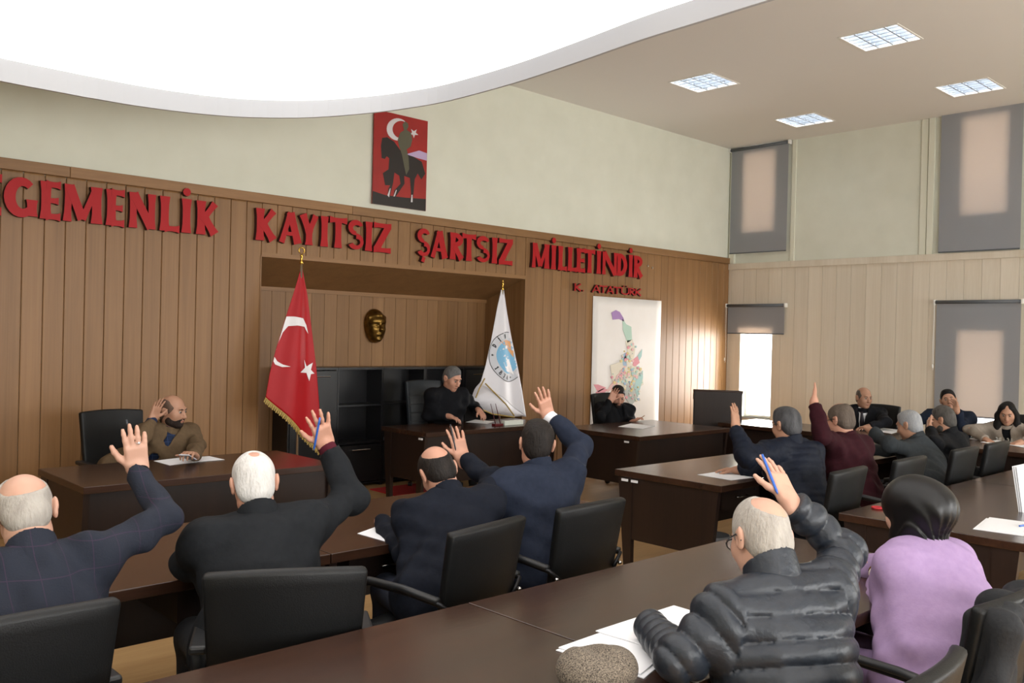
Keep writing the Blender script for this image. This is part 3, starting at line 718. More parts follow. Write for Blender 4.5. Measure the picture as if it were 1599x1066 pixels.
poly_print('star_print', P_(star((470, 232), 50, .3)), pwhite, .0008)
poly_print('ground_print', P_([(70, 830), (200, 870), (400, 890), (613, 900), (613, 1025), (67, 955)]), pdark, .0007)
poly_print('horse_print', P_([(150, 300), (200, 290), (270, 330), (340, 420), (470, 470), (560, 520), (600, 640), (560, 700), (520, 640), (490, 700), (480, 850), (470, 945), (445, 945), (455, 850), (440, 690), (380, 670), (385, 750), (300, 880), (270, 905), (285, 820), (345, 750), (330, 670), (280, 640), (270, 740), (235, 900), (210, 915), (225, 800), (240, 770), (190, 770), (165, 650), (220, 610), (225, 500), (200, 480), (180, 510), (150, 500), (140, 380)]), pdark, .0012)
poly_print('rider_print', P_([(350, 150), (375, 120), (405, 135), (412, 170), (395, 205), (440, 230), (455, 300), (440, 370), (400, 400), (420, 480), (430, 600), (400, 660), (375, 560), (350, 450), (320, 370), (305, 310), (330, 235), (368, 210)]), pgreen, .0016)
poly_print('cloth_print', P_([(395, 450), (530, 405), (613, 430), (613, 505), (520, 485)]), mat('print_lilac', 'b9a3c8', .5), .0016)
for a in ([(215, 870), (240, 800), (246, 800), (232, 890)], [(275, 880), (300, 815), (308, 815), (290, 880)], [(455, 935), (460, 860), (470, 860), (472, 935)]): poly_print('leg_marking_print', P_(a), pwhite, .002)
# bronze mask
mk_ = SDF(); mc = V3(6.02, 8.70, 1.80); axm = np.array([(1, 0, 0), (0, -1, 0), (0, 0, 1.0)])
def mp_(x, y, z): return mc + axm.T @ V3(x, y, z)
mk_.ell(mp_(0, -.02, .03), (.14, .12, .175), k=.02).ell(mp_(0, .01, -.08), (.105, .10, .115), k=.05).ell(mp_(0, .04, .06), (.11, .085, .07), k=.03)
mk_.cone(mp_(0, .1, .035), mp_(0, .135, -.035), .012, .024, .02).ell(mp_(0, .085, -.095), (.045, .03, .014), k=.012).ell(mp_(0, .075, -.15), (.04, .035, .03), k=.02)
for s in (-1, 1):
    mk_.ell(mp_(s*.05, .125, .01), (.03, .03, .02), k=.02, op='-').cone(mp_(s*.02, .1, .045), mp_(s*.085, .085, .055), .012, .009, .012).ell(mp_(s*.055, .07, -.03), (.035, .035, .04), k=.03)
    mk_.cone(mp_(s*.02, .075, .125), mp_(s*.10, .03, .10), .028, .03, .012).cone(mp_(s*.10, .03, .10), mp_(s*.118, .01, .02), .026, .018, .012)
    mk_.ell(mp_(s*.05, .093, .008), (.018, .014, .012), k=.008)
me = mk_.mesh('bronze_mask', .007, mat('bronze', '8a6b34', .32, '4a3414', 16, metal=.9), clip=((V3(0, NYB-.001, 0), V3(0, 1, 0)),))
tag(place('bronze_mask', me), 'bronze face mask relief on the boards inside the niche', 'mask')
# map
mpo = thing('wall_map', 'large white paper map with coloured town plan hanging on the boards', 'map', (9.03, YW-.008, .25)); MWd, MHt = 1.49, 2.04
MB().grid(12, 16, lambda u, v: (MWd*u, -.004-.006*math.sin(5*u+3*v)**2, MHt*v)).build('sheet', mat('map_paper', 'e6e1dc', .8, 'efebe8', 2), mpo, smooth=True, solid=.001)
mcol = {c: mat('map_'+c, h, .8) for c, h in (('purple', 'a583b8'), ('green', 'b4cfc0'), ('teal', 'a8c9c6'), ('pink', 'dd97a0'), ('rose', 'e0b8b4'), ('tan', 'ddd5c4'), ('grey', 'b4b8b4'), ('blue', '9db4cc'), ('ochre', 'd8c48c'))}
def mpt(x, y):   # pixel of the photograph -> place on the sheet
    p = ony(x, y, YW); return (p[0]-9.03, p[2]-.25)
def patch(pts, c, lift=.014, jit=0):
    MB().prism([mpt(*p) for p in pts], lambda u, v, d: (u, d, v), -.010, -lift).build('map_patch', mcol[c], mpo)
patch([(953, 488), (960, 484), (966, 487), (972, 497), (973, 502), (965, 498), (955, 499)], 'purple'); patch([(970, 497), (976, 506), (984, 510), (985, 530), (978, 535), (971, 515)], 'green')
patch([(975, 532), (986, 530), (990, 545), (988, 560), (978, 570), (972, 560), (978, 548)], 'tan'); patch([(970, 555), (975, 550), (977, 572), (971, 570)], 'blue')
patch([(951, 570), (975, 562), (1000, 575), (1003, 600), (985, 612), (955, 598)], 'tan', .0125); patch([(925, 600), (932, 612), (945, 605), (932, 600)], 'pink'); patch([(928, 612), (940, 606), (948, 608), (935, 618)], 'pink')
patch([(972, 572), (976, 570), (962, 600), (948, 612), (945, 610)], 'rose', .0145); patch([(988, 560), (994, 556), (997, 566), (990, 572), (986, 570)], 'pink', .0145)
patch([(994, 555), (1001, 545), (1000, 556), (996, 563)], 'teal'); patch([(992, 590), (1002, 578), (1002, 590), (994, 620), (988, 605)], 'teal', .0145); patch([(976, 600), (992, 604), (993, 622), (984, 633), (975, 622)], 'grey', .013)
rr = random.Random(3)
for k in range(150):
    cx_, cy_ = rr.choice([(980, 550), (978, 585), (965, 590), (985, 612), (990, 585)]); cx_ += rr.uniform(-12, 12); cy_ += rr.uniform(-14, 14); s = rr.uniform(.8, 2.6)
    patch([(cx_+s*math.cos(a+rr.uniform(-.3, .3)), cy_+1.2*s*math.sin(a)) for a in (0, 1.3, 2.5, 3.8, 5.1)], rr.choice(['tan', 'grey', 'rose', 'ochre', 'blue', 'green', 'teal', 'pink']), .0150+.00005*k)

# ---- flags: a pole, a finial, cloth hanging in folds, gold fringe
gold = mat('gold_metal', 'c9a24a', .25, metal=1); fringe_m = mat('gold_fringe', 'b59a52', .7, '8b7338', 60); polem = mat('pole_steel', 'b9b4a6', .3, metal=.9)
def in_px(pts): return [tuple(p) for p in pts]
def flag(label, top_px, base_px, Y, outline_l, outline_r, folds, cloth_m, finial):
    """outline_l / outline_r: the cloth's two edges as photographed, from the pole head down"""
    t = ony(*top_px, Y); b = ony(*base_px, Y); xb = t[0]
    o = thing('flag', label, 'flag', (xb, Y, 0))
    MB().tube([(0, 0, .02), (0, 0, t[2]-.1)], .012, 8).build('pole', polem, o, smooth=True)
    MB().lathe([(.16, 0), (.16, .02), (.05, .035), (.03, .06), (.013, .09)], seg=20).build('base', polem, o, smooth=True)
    f = MB().lathe([(.012, -.1), (.02, -.09), (.012, -.07), (.01, -.03), (.016, -.02), (.006, 0)], (0, 0, t[2]), 12).build('finial', gold, o, smooth=True)
    if finial == 'crescent':
        MB().tube([(.03*math.cos(a), 0, t[2]+.03+.03*math.sin(a)) for a in np.linspace(-1.2, 4.3, 16)], [.003]+[.006]*14+[.003], 6).build('crescent', gold, f, smooth=True)
    else: MB().ball((0, 0, t[2]+.012), (.01, .01, .02), 8, 6).build('spike', gold, f, smooth=True)
    L = [ony(x, y, Y) for x, y in outline_l]; R_ = [ony(x, y, Y) for x, y in outline_r]
    def interp(A, v):
        i = min(int(v*(len(A)-1)), len(A)-2); q = v*(len(A)-1)-i; return A[i]*(1-q)+A[i+1]*q
    def surf(u, v, lift=0):
        a, b_ = interp(L, v), interp(R_, v); p = a*(1-u)+b_*u; amp = min(1.0, v*1.6)
        dy = -.03*amp - .045*amp*math.sin(PI*u) + .022*amp*math.sin(folds*PI*u+1.2*v)
        return (p[0]-xb, dy-lift, p[2])
    def uv(px, py):   # where a pixel of the print lies on the cloth
        p = ony(px, py, Y-.05); lo, hi = 0., 1.
        for _ in range(30):
            v = (lo+hi)/2; a, b_ = interp(L, v), interp(R_, v); u = (p[0]-a[0])/(b_[0]-a[0]+1e-9); zz = a[2]*(1-u)+b_[2]*u
            if zz > p[2]: lo = v
            else: hi = v
        return u, v
    c = MB().grid(48, 60, surf).build('cloth', cloth_m, o, smooth=True, solid=.002)
    MB().grid(24, 40, lambda u, v: (lambda q: (q[0]*.8, abs(q[1])*.9+.01, q[2]+.03*v))(surf(u, v*.97))).build('cloth_back_fold', cloth_m, o, smooth=True, solid=.002)
    return o, c, surf, uv
def decal(parent, surf, uv, strips, m, name, lift=.004):
    """strips: list of quads/polygons in photograph pixels, laid on the cloth"""
    o = MB()
    for poly in strips:
        pts = []
        for x, y in poly:
            u, v = uv(x, y); pts.append(surf(min(.995, max(.005, u)), min(1, max(0, v)), lift))
        o.add(pts, [tuple(range(len(pts)))])
    return o.build(name, m, parent)
def strip(A, B, n=4):
    """quads between two polylines, split n times across"""
    out = []
    for i in range(len(A)-1):
        for k in range(n):
            f = lambda p, q, t: (p[0]+(q[0]-p[0])*t, p[1]+(q[1]-p[1])*t)
            out.append([f(A[i], B[i], k/n), f(A[i+1], B[i+1], k/n), f(A[i+1], B[i+1], (k+1)/n), f(A[i], B[i], (k+1)/n)])
    return out
def subtri(a, b, c, n=4):
    f = lambda i, j: (a[0]+(b[0]-a[0])*i/n+(c[0]-a[0])*j/n, a[1]+(b[1]-a[1])*i/n+(c[1]-a[1])*j/n); out = []
    for i in range(n):
        for j in range(n-i):
            out.append([f(i, j), f(i+1, j), f(i, j+1)])
            if i+j < n-1: out.append([f(i+1, j), f(i+1, j+1), f(i, j+1)])
    return out
flag_red = mat('flag_red_satin', 'a50f19', .5, spec=.3); flag_white = mat('flag_white_satin', 'dcdae0', .45, sheen=.3)
mwhite = mat('flag_print_white', 'e6e3e6', .5)
fo, fc, fs_, fu = flag('red flag with white crescent and star and gold fringe on a pole', (471, 396), (467, 715), 7.62,
    [(469.5, 421), (457, 460), (443.5, 500), (429.5, 545), (420, 583), (414, 620)], [(472.5, 421), (479, 460), (484, 510), (490, 570), (495, 640), (497, 703)], 3.0, flag_red, 'crescent')
# as photographed: the outer edge of the crescent, then its inner edge
co = [(480, 507), (474, 497), (460, 494), (449, 494), (441, 505), (434, 525), (428, 545), (427, 560), (432, 569), (441, 573), (451, 572)]
ci = [(483, 521), (476, 510), (463, 508), (452, 509), (444, 519), (438, 533), (432, 549), (431, 557), (435, 564), (442, 569), (451, 572)]
def dens(L, k=5): return [(a[0]+(b[0]-a[0])*i/k, a[1]+(b[1]-a[1])*i/k) for a, b in zip(L[:-1], L[1:]) for i in range(k)] + [L[-1]]
decal(fo, fs_, fu, strip(dens(co), dens(ci), 5), mwhite, 'crescent_print', .007)
st_ = [(474, 561), (479, 572), (489, 566), (486, 577), (491, 583), (486, 584), (483.5, 595), (478.5, 582), (465.5, 581), (475.5, 574)]
cs = (480, 577)
decal(fo, fs_, fu, [t for i in range(10) for t in subtri(cs, st_[i], st_[(i+1) % 10], 4)], mwhite, 'star_print', .007)
fr = MB()
for i in range(60):
    p = fs_(i/60, 1.0); q = fs_((i+1)/60, 1.0); w = .01*math.sin(i*2.1)
    fr.add([p, q, (q[0]-.022+w, q[1]-.004, q[2]-.04), (p[0]-.022+w, p[1]-.004, p[2]-.04)], [(0, 1, 2, 3)])
fr.build('fringe', fringe_m, fo, solid=.004)
wo, wc, ws_, wu = flag('white flag with a round blue emblem on a pole behind the chairman desk', (785, 440), (785, 700), 7.93,
    [(784, 448), (776, 480), (766, 530), (757, 570), (750, 595), (748, 598)], [(786, 448), (791, 490), (797, 530), (804, 570), (811, 610), (817, 650)], 3.0, flag_white, 'spike')
# lower hanging corner of the white cloth
pts = [(748, 598), (735, 618), (734, 634), (770, 648), (795, 650), (817, 650)]
lo_ = MB(); A_ = [ws_(i/20, 1.0) for i in range(21)]
B_ = []
for i in range(21):
    t = i/20*(len(pts)-1); k = min(int(t), len(pts)-2); q = t-k; x = pts[k][0]*(1-q)+pts[k+1][0]*q; y = pts[k][1]*(1-q)+pts[k+1][1]*q
    p = ony(x, y, 7.93); B_.append((p[0]-wo.location[0], -.01+.02*math.sin(i), p[2]))
lo_.add(A_+B_, [(i, i+1, 22+i, 21+i) for i in range(20)]).build('cloth_corner', flag_white, wo, smooth=True, solid=.002)
fr = MB()
for seg in ([(749, 590), (741, 605), (735, 620)], [(750, 598), (765, 613), (782, 630), (795, 648)], [(735, 634), (760, 645), (795, 650)]):
    P3 = [ony(x, y, 7.93) for x, y in seg]; fr.tube([(p[0]-wo.location[0], -.09, p[2]) for p in P3], .008, 6)
fr.build('fringe', fringe_m, wo)
EC, ER = (793, 557), 29.0      # emblem centre and radius in the photograph
ring = lambda r, n=40: [(EC[0]+.93*r*math.cos(2*PI*i/n), EC[1]+1.35*r*math.sin(2*PI*i/n)) for i in range(n+1)]
inside = lambda p: wu(*p)[0] < .985
def keep(qs): return [q for q in qs if all(inside(p) for p in q)]
dk = mat('emblem_black', '23252a', .6); bl_ = mat('emblem_blue', '79b4d9', .6); og = mat('emblem_orange', 'dba06c', .6); gr_ = mat('emblem_grey', 'c9cbd2', .6)
decal(wo, ws_, wu, keep(strip(ring(ER), ring(ER-.8), 1)), dk, 'emblem_ring'); decal(wo, ws_, wu, keep(strip(ring(ER-1), ring(19.6), 3)), gr_, 'emblem_band', .0035)
decal(wo, ws_, wu, keep(strip(ring(19.4), ring(1), 8)), bl_, 'emblem_disc', .0035)
for tri in (((779, 535), (790, 530), (797, 545)), ((790, 530), (799, 533), (800, 548)), ((790, 540), (803, 548), (803, 558))):
    qs = keep(subtri(*tri, 3))
    if qs: decal(wo, ws_, wu, qs, og, 'emblem_hand', .0048)
for tri in (((779, 547), (793, 537), (795, 543)), ((777, 568), (795, 560), (803, 585)), ((777, 568), (790, 580), (803, 585)), ((783, 556), (786, 553), (800, 572))):
    qs = keep(subtri(*tri, 3))
    if qs: decal(wo, ws_, wu, qs, mwhite, 'emblem_hand', .0052)
def emb_text(txt, a0, a1, r0, r1, flip):
    for i, ch in enumerate(txt):
        a = math.radians(a0+(a1-a0)*i/max(1, len(txt)-1)); qs = []
        for g in glyph(ch, .6):
            pp = []
            for u, v in g:
                w = (u-.3)*(r1-r0)/1.0; rad = (r0+(r1-r0)*v) if not flip else (r1-(r1-r0)*v); da = w/((r0+r1)/2)*(1 if not flip else -1)
                pp.append((EC[0]+.93*rad*math.cos(a+da), EC[1]+1.35*rad*math.sin(a+da)))
            qs.append(pp)
        if all(inside(p) for q in qs for p in q): decal(wo, ws_, wu, qs, dk, 'emblem_letter', .0055)
emb_text('DİN', 212, 258, 21.5, 27, False); emb_text('1874', 148, 100, 21.5, 27, True)
for a in (185, 80): decal(wo, ws_, wu, keep([star((EC[0]+.93*24*math.cos(math.radians(a)), EC[1]+1.35*24*math.sin(math.radians(a))), 2.2)]), dk, 'emblem_star', .0055)

# ---- papers and small things
def sheet(label, quads, z=.7505, m=None, group='papers on the desks', name='paper_sheet', thick=.0012):
    P = [[onz(x, y, z) for x, y in q] for q in quads]; c = np.mean([p for q in P for p in q], 0)
    o = MB(); first = None
    root = None
    for i, q in enumerate(P):
        b = [(p[0]-c[0], p[1]-c[1], i*thick*1.5) for p in q]; a2 = [(p[0]-c[0], p[1]-c[1], i*thick*1.5+thick) for p in q]
        ar = sum(b[k][0]*b[(k+1) % 4][1]-b[(k+1) % 4][0]*b[k][1] for k in range(4))
        if ar < 0: b, a2 = b[::-1], a2[::-1]
        ob = MB().hexa(b, a2).build(name, m or paper)
        if root is None: root = ob; ob.location = (c[0], c[1], z+.0004); tag(ob, label, 'paper', group)
        else: tag(ob, label + (', sheet on top' if i == len(P)-1 else ', middle sheet'), 'paper', group); ob.location = (c[0], c[1], z+.0004)
    return root
sheet('white sheets before the man in the brown blazer', [[(240, 719.6), (265, 726.5), (316, 720), (285, 714)], [(300, 722), (351, 718), (327, 712.5), (288, 715)]])
sheet('white sheet under the hands of the chairman', [[(727, 659), (760, 661.5), (772, 658), (742, 655)]])
sheet('white sheet before the man at the map', [[(965, 666), (1003, 669.5), (1024, 665), (985, 661)]])
sheet('loose white sheets left of the balding man', [[(558, 833), (621, 851), (650, 838), (594, 820)], [(607, 822), (640, 813), (668, 822), (640, 838)]])
sheet('white sheets on the desk with two white plates', [[(1089, 741), (1142, 750), (1190, 744), (1130, 735)], [(1100, 740), (1150, 749), (1200, 741), (1140, 734)]])
sheet('white sheet in the blue suit man place', [[(772, 785), (800, 790), (812, 775), (786, 771)]])
sheet('white sheets before the woman in the grey cardigan', [[(1531, 690), (1566, 696), (1590, 692), (1556, 687)], [(1572, 694), (1599, 699), (1625, 697), (1598, 690)]])
sheet('white sheets before the man in suit and tie', [[(1362, 672), (1392, 677), (1412, 672), (1380, 668)]])
sheet('white sheets fanned beyond the woman in lilac', [[(1519, 826), (1620, 840), (1632, 822), (1540, 809)], [(1530, 824), (1626, 836), (1636, 820), (1545, 808)]])
sheet('thick stack of white papers beside the quilted jacket', [[(868, 1016), (1005, 1060), (1110, 975), (1045, 951)], [(872, 1014), (1000, 1056), (1100, 972), (1050, 951)], [(930, 990), (1030, 1020), (1112, 968), (1052, 950)]], thick=.003)
pp = onz(1597, 800, .75)
uf = thing('upright_papers', 'white sheaf of papers held upright at the frame edge', 'paper', (pp[0], pp[1], .75))
for k in range(3): MB().hexa([(0, .01*k, 0), (.18, -.06+.01*k, 0), (.18, -.058+.01*k, 0), (0, .002+.01*k, 0)], [(-.03, .03+.012*k, .27), (.16, -.03+.012*k, .29), (.16, -.028+.012*k, .29), (-.03, .032+.012*k, .27)]).build('sheet', paper, uf)
q = onz(1592, 822, .756)
tag(MB().tube([(0, 0, 0), (.13, -.03, 0)], .005, 8).build('ballpoint_pen', mat('pen_blue', '2a5fb8', .35), None, loc=(q[0], q[1], .760)), 'blue ballpoint pen lying on the fanned white sheets', 'pen')
q = onz(1370, 794, .75)
tag(MB().tube([(.03*math.cos(a), .03*math.sin(a), .006) for a in np.linspace(0, 2*PI, 20)], .006, 6).build('red_ring', mat('red_ring', 'b02028', .4), None, loc=(q[0], q[1], .751)), 'small red ring lying on the desk by the black headscarf', 'ring')
# tweed cap
q = onz(934, 1045, .80); cp = SDF(); c0 = V3(q[0], q[1], .752)
cp.ell(c0+V3(0, 0, .045), (.105, .095, .055), k=.02).ell(c0+V3(-.035, .035, .05), (.07, .062, .055), k=.04).ell(c0+V3(.045, -.015, .05), (.065, .065, .055), k=.04)
cp.ell(c0+V3(.015, .065, .018), (.08, .06, .014), k=.02).cone(c0+V3(-.03, -.08, .11), c0+V3(.0, .08, .12), .012, .012, .03, '-').cone(c0+V3(.07, -.07, .115), c0+V3(.06, .05, .12), .008, .008, .03, '-')
tag(place('tweed_cap', cp.mesh('tweed_cap', .006, mat('tweed', '2e2823', .95, '8d8172', 260, bump=.5, bscale=300, contrast=.35), clip=((V3(0, 0, .752), V3(0, 0, -1)),))), 'brown and grey tweed flat cap lying on the desk', 'cap')
# chairman's desk set
q = onz(800, 663, .75)
ds = thing('desk_pen_set', 'white desk name block with red pen holder and two dark red pens', 'desk set', (q[0], q[1], .75))
MB().box(-.14, .14, -.03, .03, 0, .05).build('block', mat('block_white', 'd5d8cf', .3), ds, bevel=.004)
MB().box(-.28, -.16, -.03, .03, 0, .025).build('holder', mat('holder_red', '5a1018', .3), ds, bevel=.004)
for dx in (-.25, -.18): MB().tube([(dx, 0, .02), (dx-.06, .02, .24)], [.006, .003], 8).build('pen', mat('pen_wine', '4a1420', .3), ds)
q = onz(636, 768, 0)
tag(MB().box(-.35, .35, -.25, .25, 0, .012).build('red_mat', mat('red_mat', 'b3201e', .9, bump=.2, bscale=200), None, loc=(q[0]+.1, q[1]+.1, .0)), 'red floor mat under the chairman desk', 'mat')
q = onz(1133, 846, 0)
wb = thing('waste_bin', 'pale grey waste bin beneath the desk with two white plates', 'bin', (5.62, 3.75, 0))
MB().lathe([(.10, 0), (.13, .3), (.125, .3), (.095, .01)], seg=18).build('shell', mat('bin_grey', 'b9bcc2', .5), wb, smooth=True)

cb = SDF(); bx0 = V3(3.12, .93, 0)
cb.cone(bx0+V3(-.20, .0, .90), bx0+V3(.20, .02, .90), .045, .045, .03).cone(bx0+V3(-.17, .06, .88), bx0+V3(-.19, .07, .55), .05, .06, .05).cone(bx0+V3(.0, .07, .88), bx0+V3(.0, .09, .56), .06, .07, .05).cone(bx0+V3(.17, .07, .88), bx0+V3(.19, .09, .55), .05, .06, .05)
cb.cone(bx0+V3(-.22, -.03, .88), bx0+V3(-.25, .03, .58), .04, .045, .04)
cfold = lambda X, Y, Z: (.006*np.sin(60*X+14*Z)+.004*np.sin(35*Z+40*Y)).astype(np.float32)
tag(place('draped_coat', cb.mesh('draped_coat', .009, mat('coat_cloth', '121418', .8, bump=.2, bscale=90), disp=cfold)), 'dark coat draped over the chair back beside the woman in lilac', 'coat')
# ================================================================== PEOPLE
def hair_mat(name, c1, c2):
    return mat(name, c1, .6, c2, 30, (1, 1, .35), bump=.6, bscale=120, detail=6, contrast=.6, spec=.2)
def skin_mat(name, c1, c2): return mat(name, c1, .5, c2, 9, spec=.4, detail=3, contrast=.7, bump=.05, bscale=250)
SK = [skin_mat('skin_fair', 'b98d78', 'c89f8b'), skin_mat('skin_warm', 'a57a62', 'b58a72'), skin_mat('skin_rosy', 'b5826c', 'c69680')]
def cloth(name, c, c2=None, rough=.85, bump=.32, bs=24, sheen=0, spec=.15): return mat(name, c, rough, c2, 40, bump=bump, bscale=bs, sheen=sheen, spec=spec)
def check_mat(name, base, line, pitch=.075, wdt=.05, axes=(0, 2), line2=None):
    if name in MATS: return MATS[name]
    t = NT(name); t.b.inputs['Roughness'].default_value = .85; t.b.inputs['Specular IOR Level'].default_value = .25
    tc = t.n('ShaderNodeTexCoord'); sp = t.n('ShaderNodeSeparateXYZ'); t.l(tc.outputs['Object'], sp.inputs[0]); acc = None
    for a in axes:
        d = t.n('ShaderNodeMath', operation='DIVIDE', i_1=pitch); f = t.n('ShaderNodeMath', operation='FRACT'); g = t.n('ShaderNodeMath', operation='LESS_THAN', i_1=wdt)
        t.l(sp.outputs[a], d.inputs[0]); t.l(d.outputs[0], f.inputs[0]); t.l(f.outputs[0], g.inputs[0])
        if acc is None: acc = g
        else: m = t.n('ShaderNodeMath', operation='MAXIMUM'); t.l(acc.outputs[0], m.inputs[0]); t.l(g.outputs[0], m.inputs[1]); acc = m
    mx = t.n('ShaderNodeMix', data_type='RGBA'); mx.inputs[6].default_value = lin(base); mx.inputs[7].default_value = lin(line)
    t.l(acc.outputs[0], mx.inputs[0]); t.l(mx.outputs[2], t.b.inputs['Base Color'])
    no = t.n('ShaderNodeTexNoise', i_Scale=160); bp = t.n('ShaderNodeBump', i_Strength=.15, i_Distance=.01); t.l(tc.outputs['Object'], no.inputs[0]); t.l(no.outputs[0], bp.inputs['Height']); t.l(bp.outputs[0], t.b.inputs['Normal'])
    MATS[name] = t.m; return t.m
def axes_from(yaw, pitch=0, roll=0):
    """yaw clockwise from +Y (deg), pitch down positive, roll: head leaning to its right positive -> rows right, forward, up"""
    y, p, r = map(math.radians, (yaw, pitch, roll))
    f = V3(math.sin(y)*math.cos(p), math.cos(y)*math.cos(p), -math.sin(p)); rt = V3(math.cos(y), -math.sin(y), 0); u = np.cross(rt, f)
    return np.array([rt*math.cos(r)-u*math.sin(r), f, u*math.cos(r)+rt*math.sin(r)])
def add_hand(s, W, tip, palm, thumb_side, curl=12, spread=1.0, thick=1.0, thumb_out=.6):
    """open hand: W wrist, tip fingertip of the middle finger, palm the way the palm faces"""
    d = nrm(V3(tip)-W); n = nrm(V3(palm)-d*(V3(palm) @ d)); sd = np.cross(d, n)*thumb_side
    A = np.array([sd, d, n]); L = max(.165, min(.20, np.linalg.norm(V3(tip)-W))); q = L/.185; r = .0088*thick
    s.rbox(W+d*.052*q, (.031*q, .040*q, .004), A, .010, k=.02)
    s.cone(W-d*.03, W+d*.02, .0255, .024, .02, side=sd, sx=1.15)
    for off, do, ln, an in ((.031, -.004, .076, 7), (.0105, .002, .086, 1.5), (-.0105, -.002, .079, -4), (-.031, -.013, .062, -11)):
        p = W+d*(.094+do)*q+sd*off*q; a = math.radians(an*spread); c = 0.
        for j, fr in enumerate((.46, .30, .24)):
            c += math.radians(curl*(.6, 1.0, .8)[j]); dd = (d*math.cos(a)+sd*math.sin(a))*math.cos(c)+n*math.sin(c)
            e = p+dd*ln*fr*q; s.cone(p, e, r*(1-.08*j), r*(.94-.10*j), .006); p = e
    p = W+d*.028*q+sd*.028*q
    for j, (ln, rr_) in enumerate(((.042, .0125), (.030, .0105), (.023, .009))):
        dd = nrm(d*(.62+.16*j)+sd*thumb_out*(1-.22*j)+n*.22); e = p+dd*ln*q; s.cone(p, e, rr_*thick, rr_*.9*thick, .008); p = e
    return d, n, sd
def folds(seed, amp=.003):
    g = np.random.default_rng(seed); K = g.normal(size=(5, 3)); K = K/np.linalg.norm(K, axis=1)[:, None]*g.uniform(22, 60, (5, 1)); ph = g.uniform(0, 6, 5)
    def fn(X, Y, Z):
        d = 0
        for k, p in zip(K, ph): d = d + amp*.5*np.sin(k[0]*X+k[1]*Y+k[2]*Z+p+1.3*np.sin(9*X+7*Z+p))
        return d.astype(np.float32)
    return fn
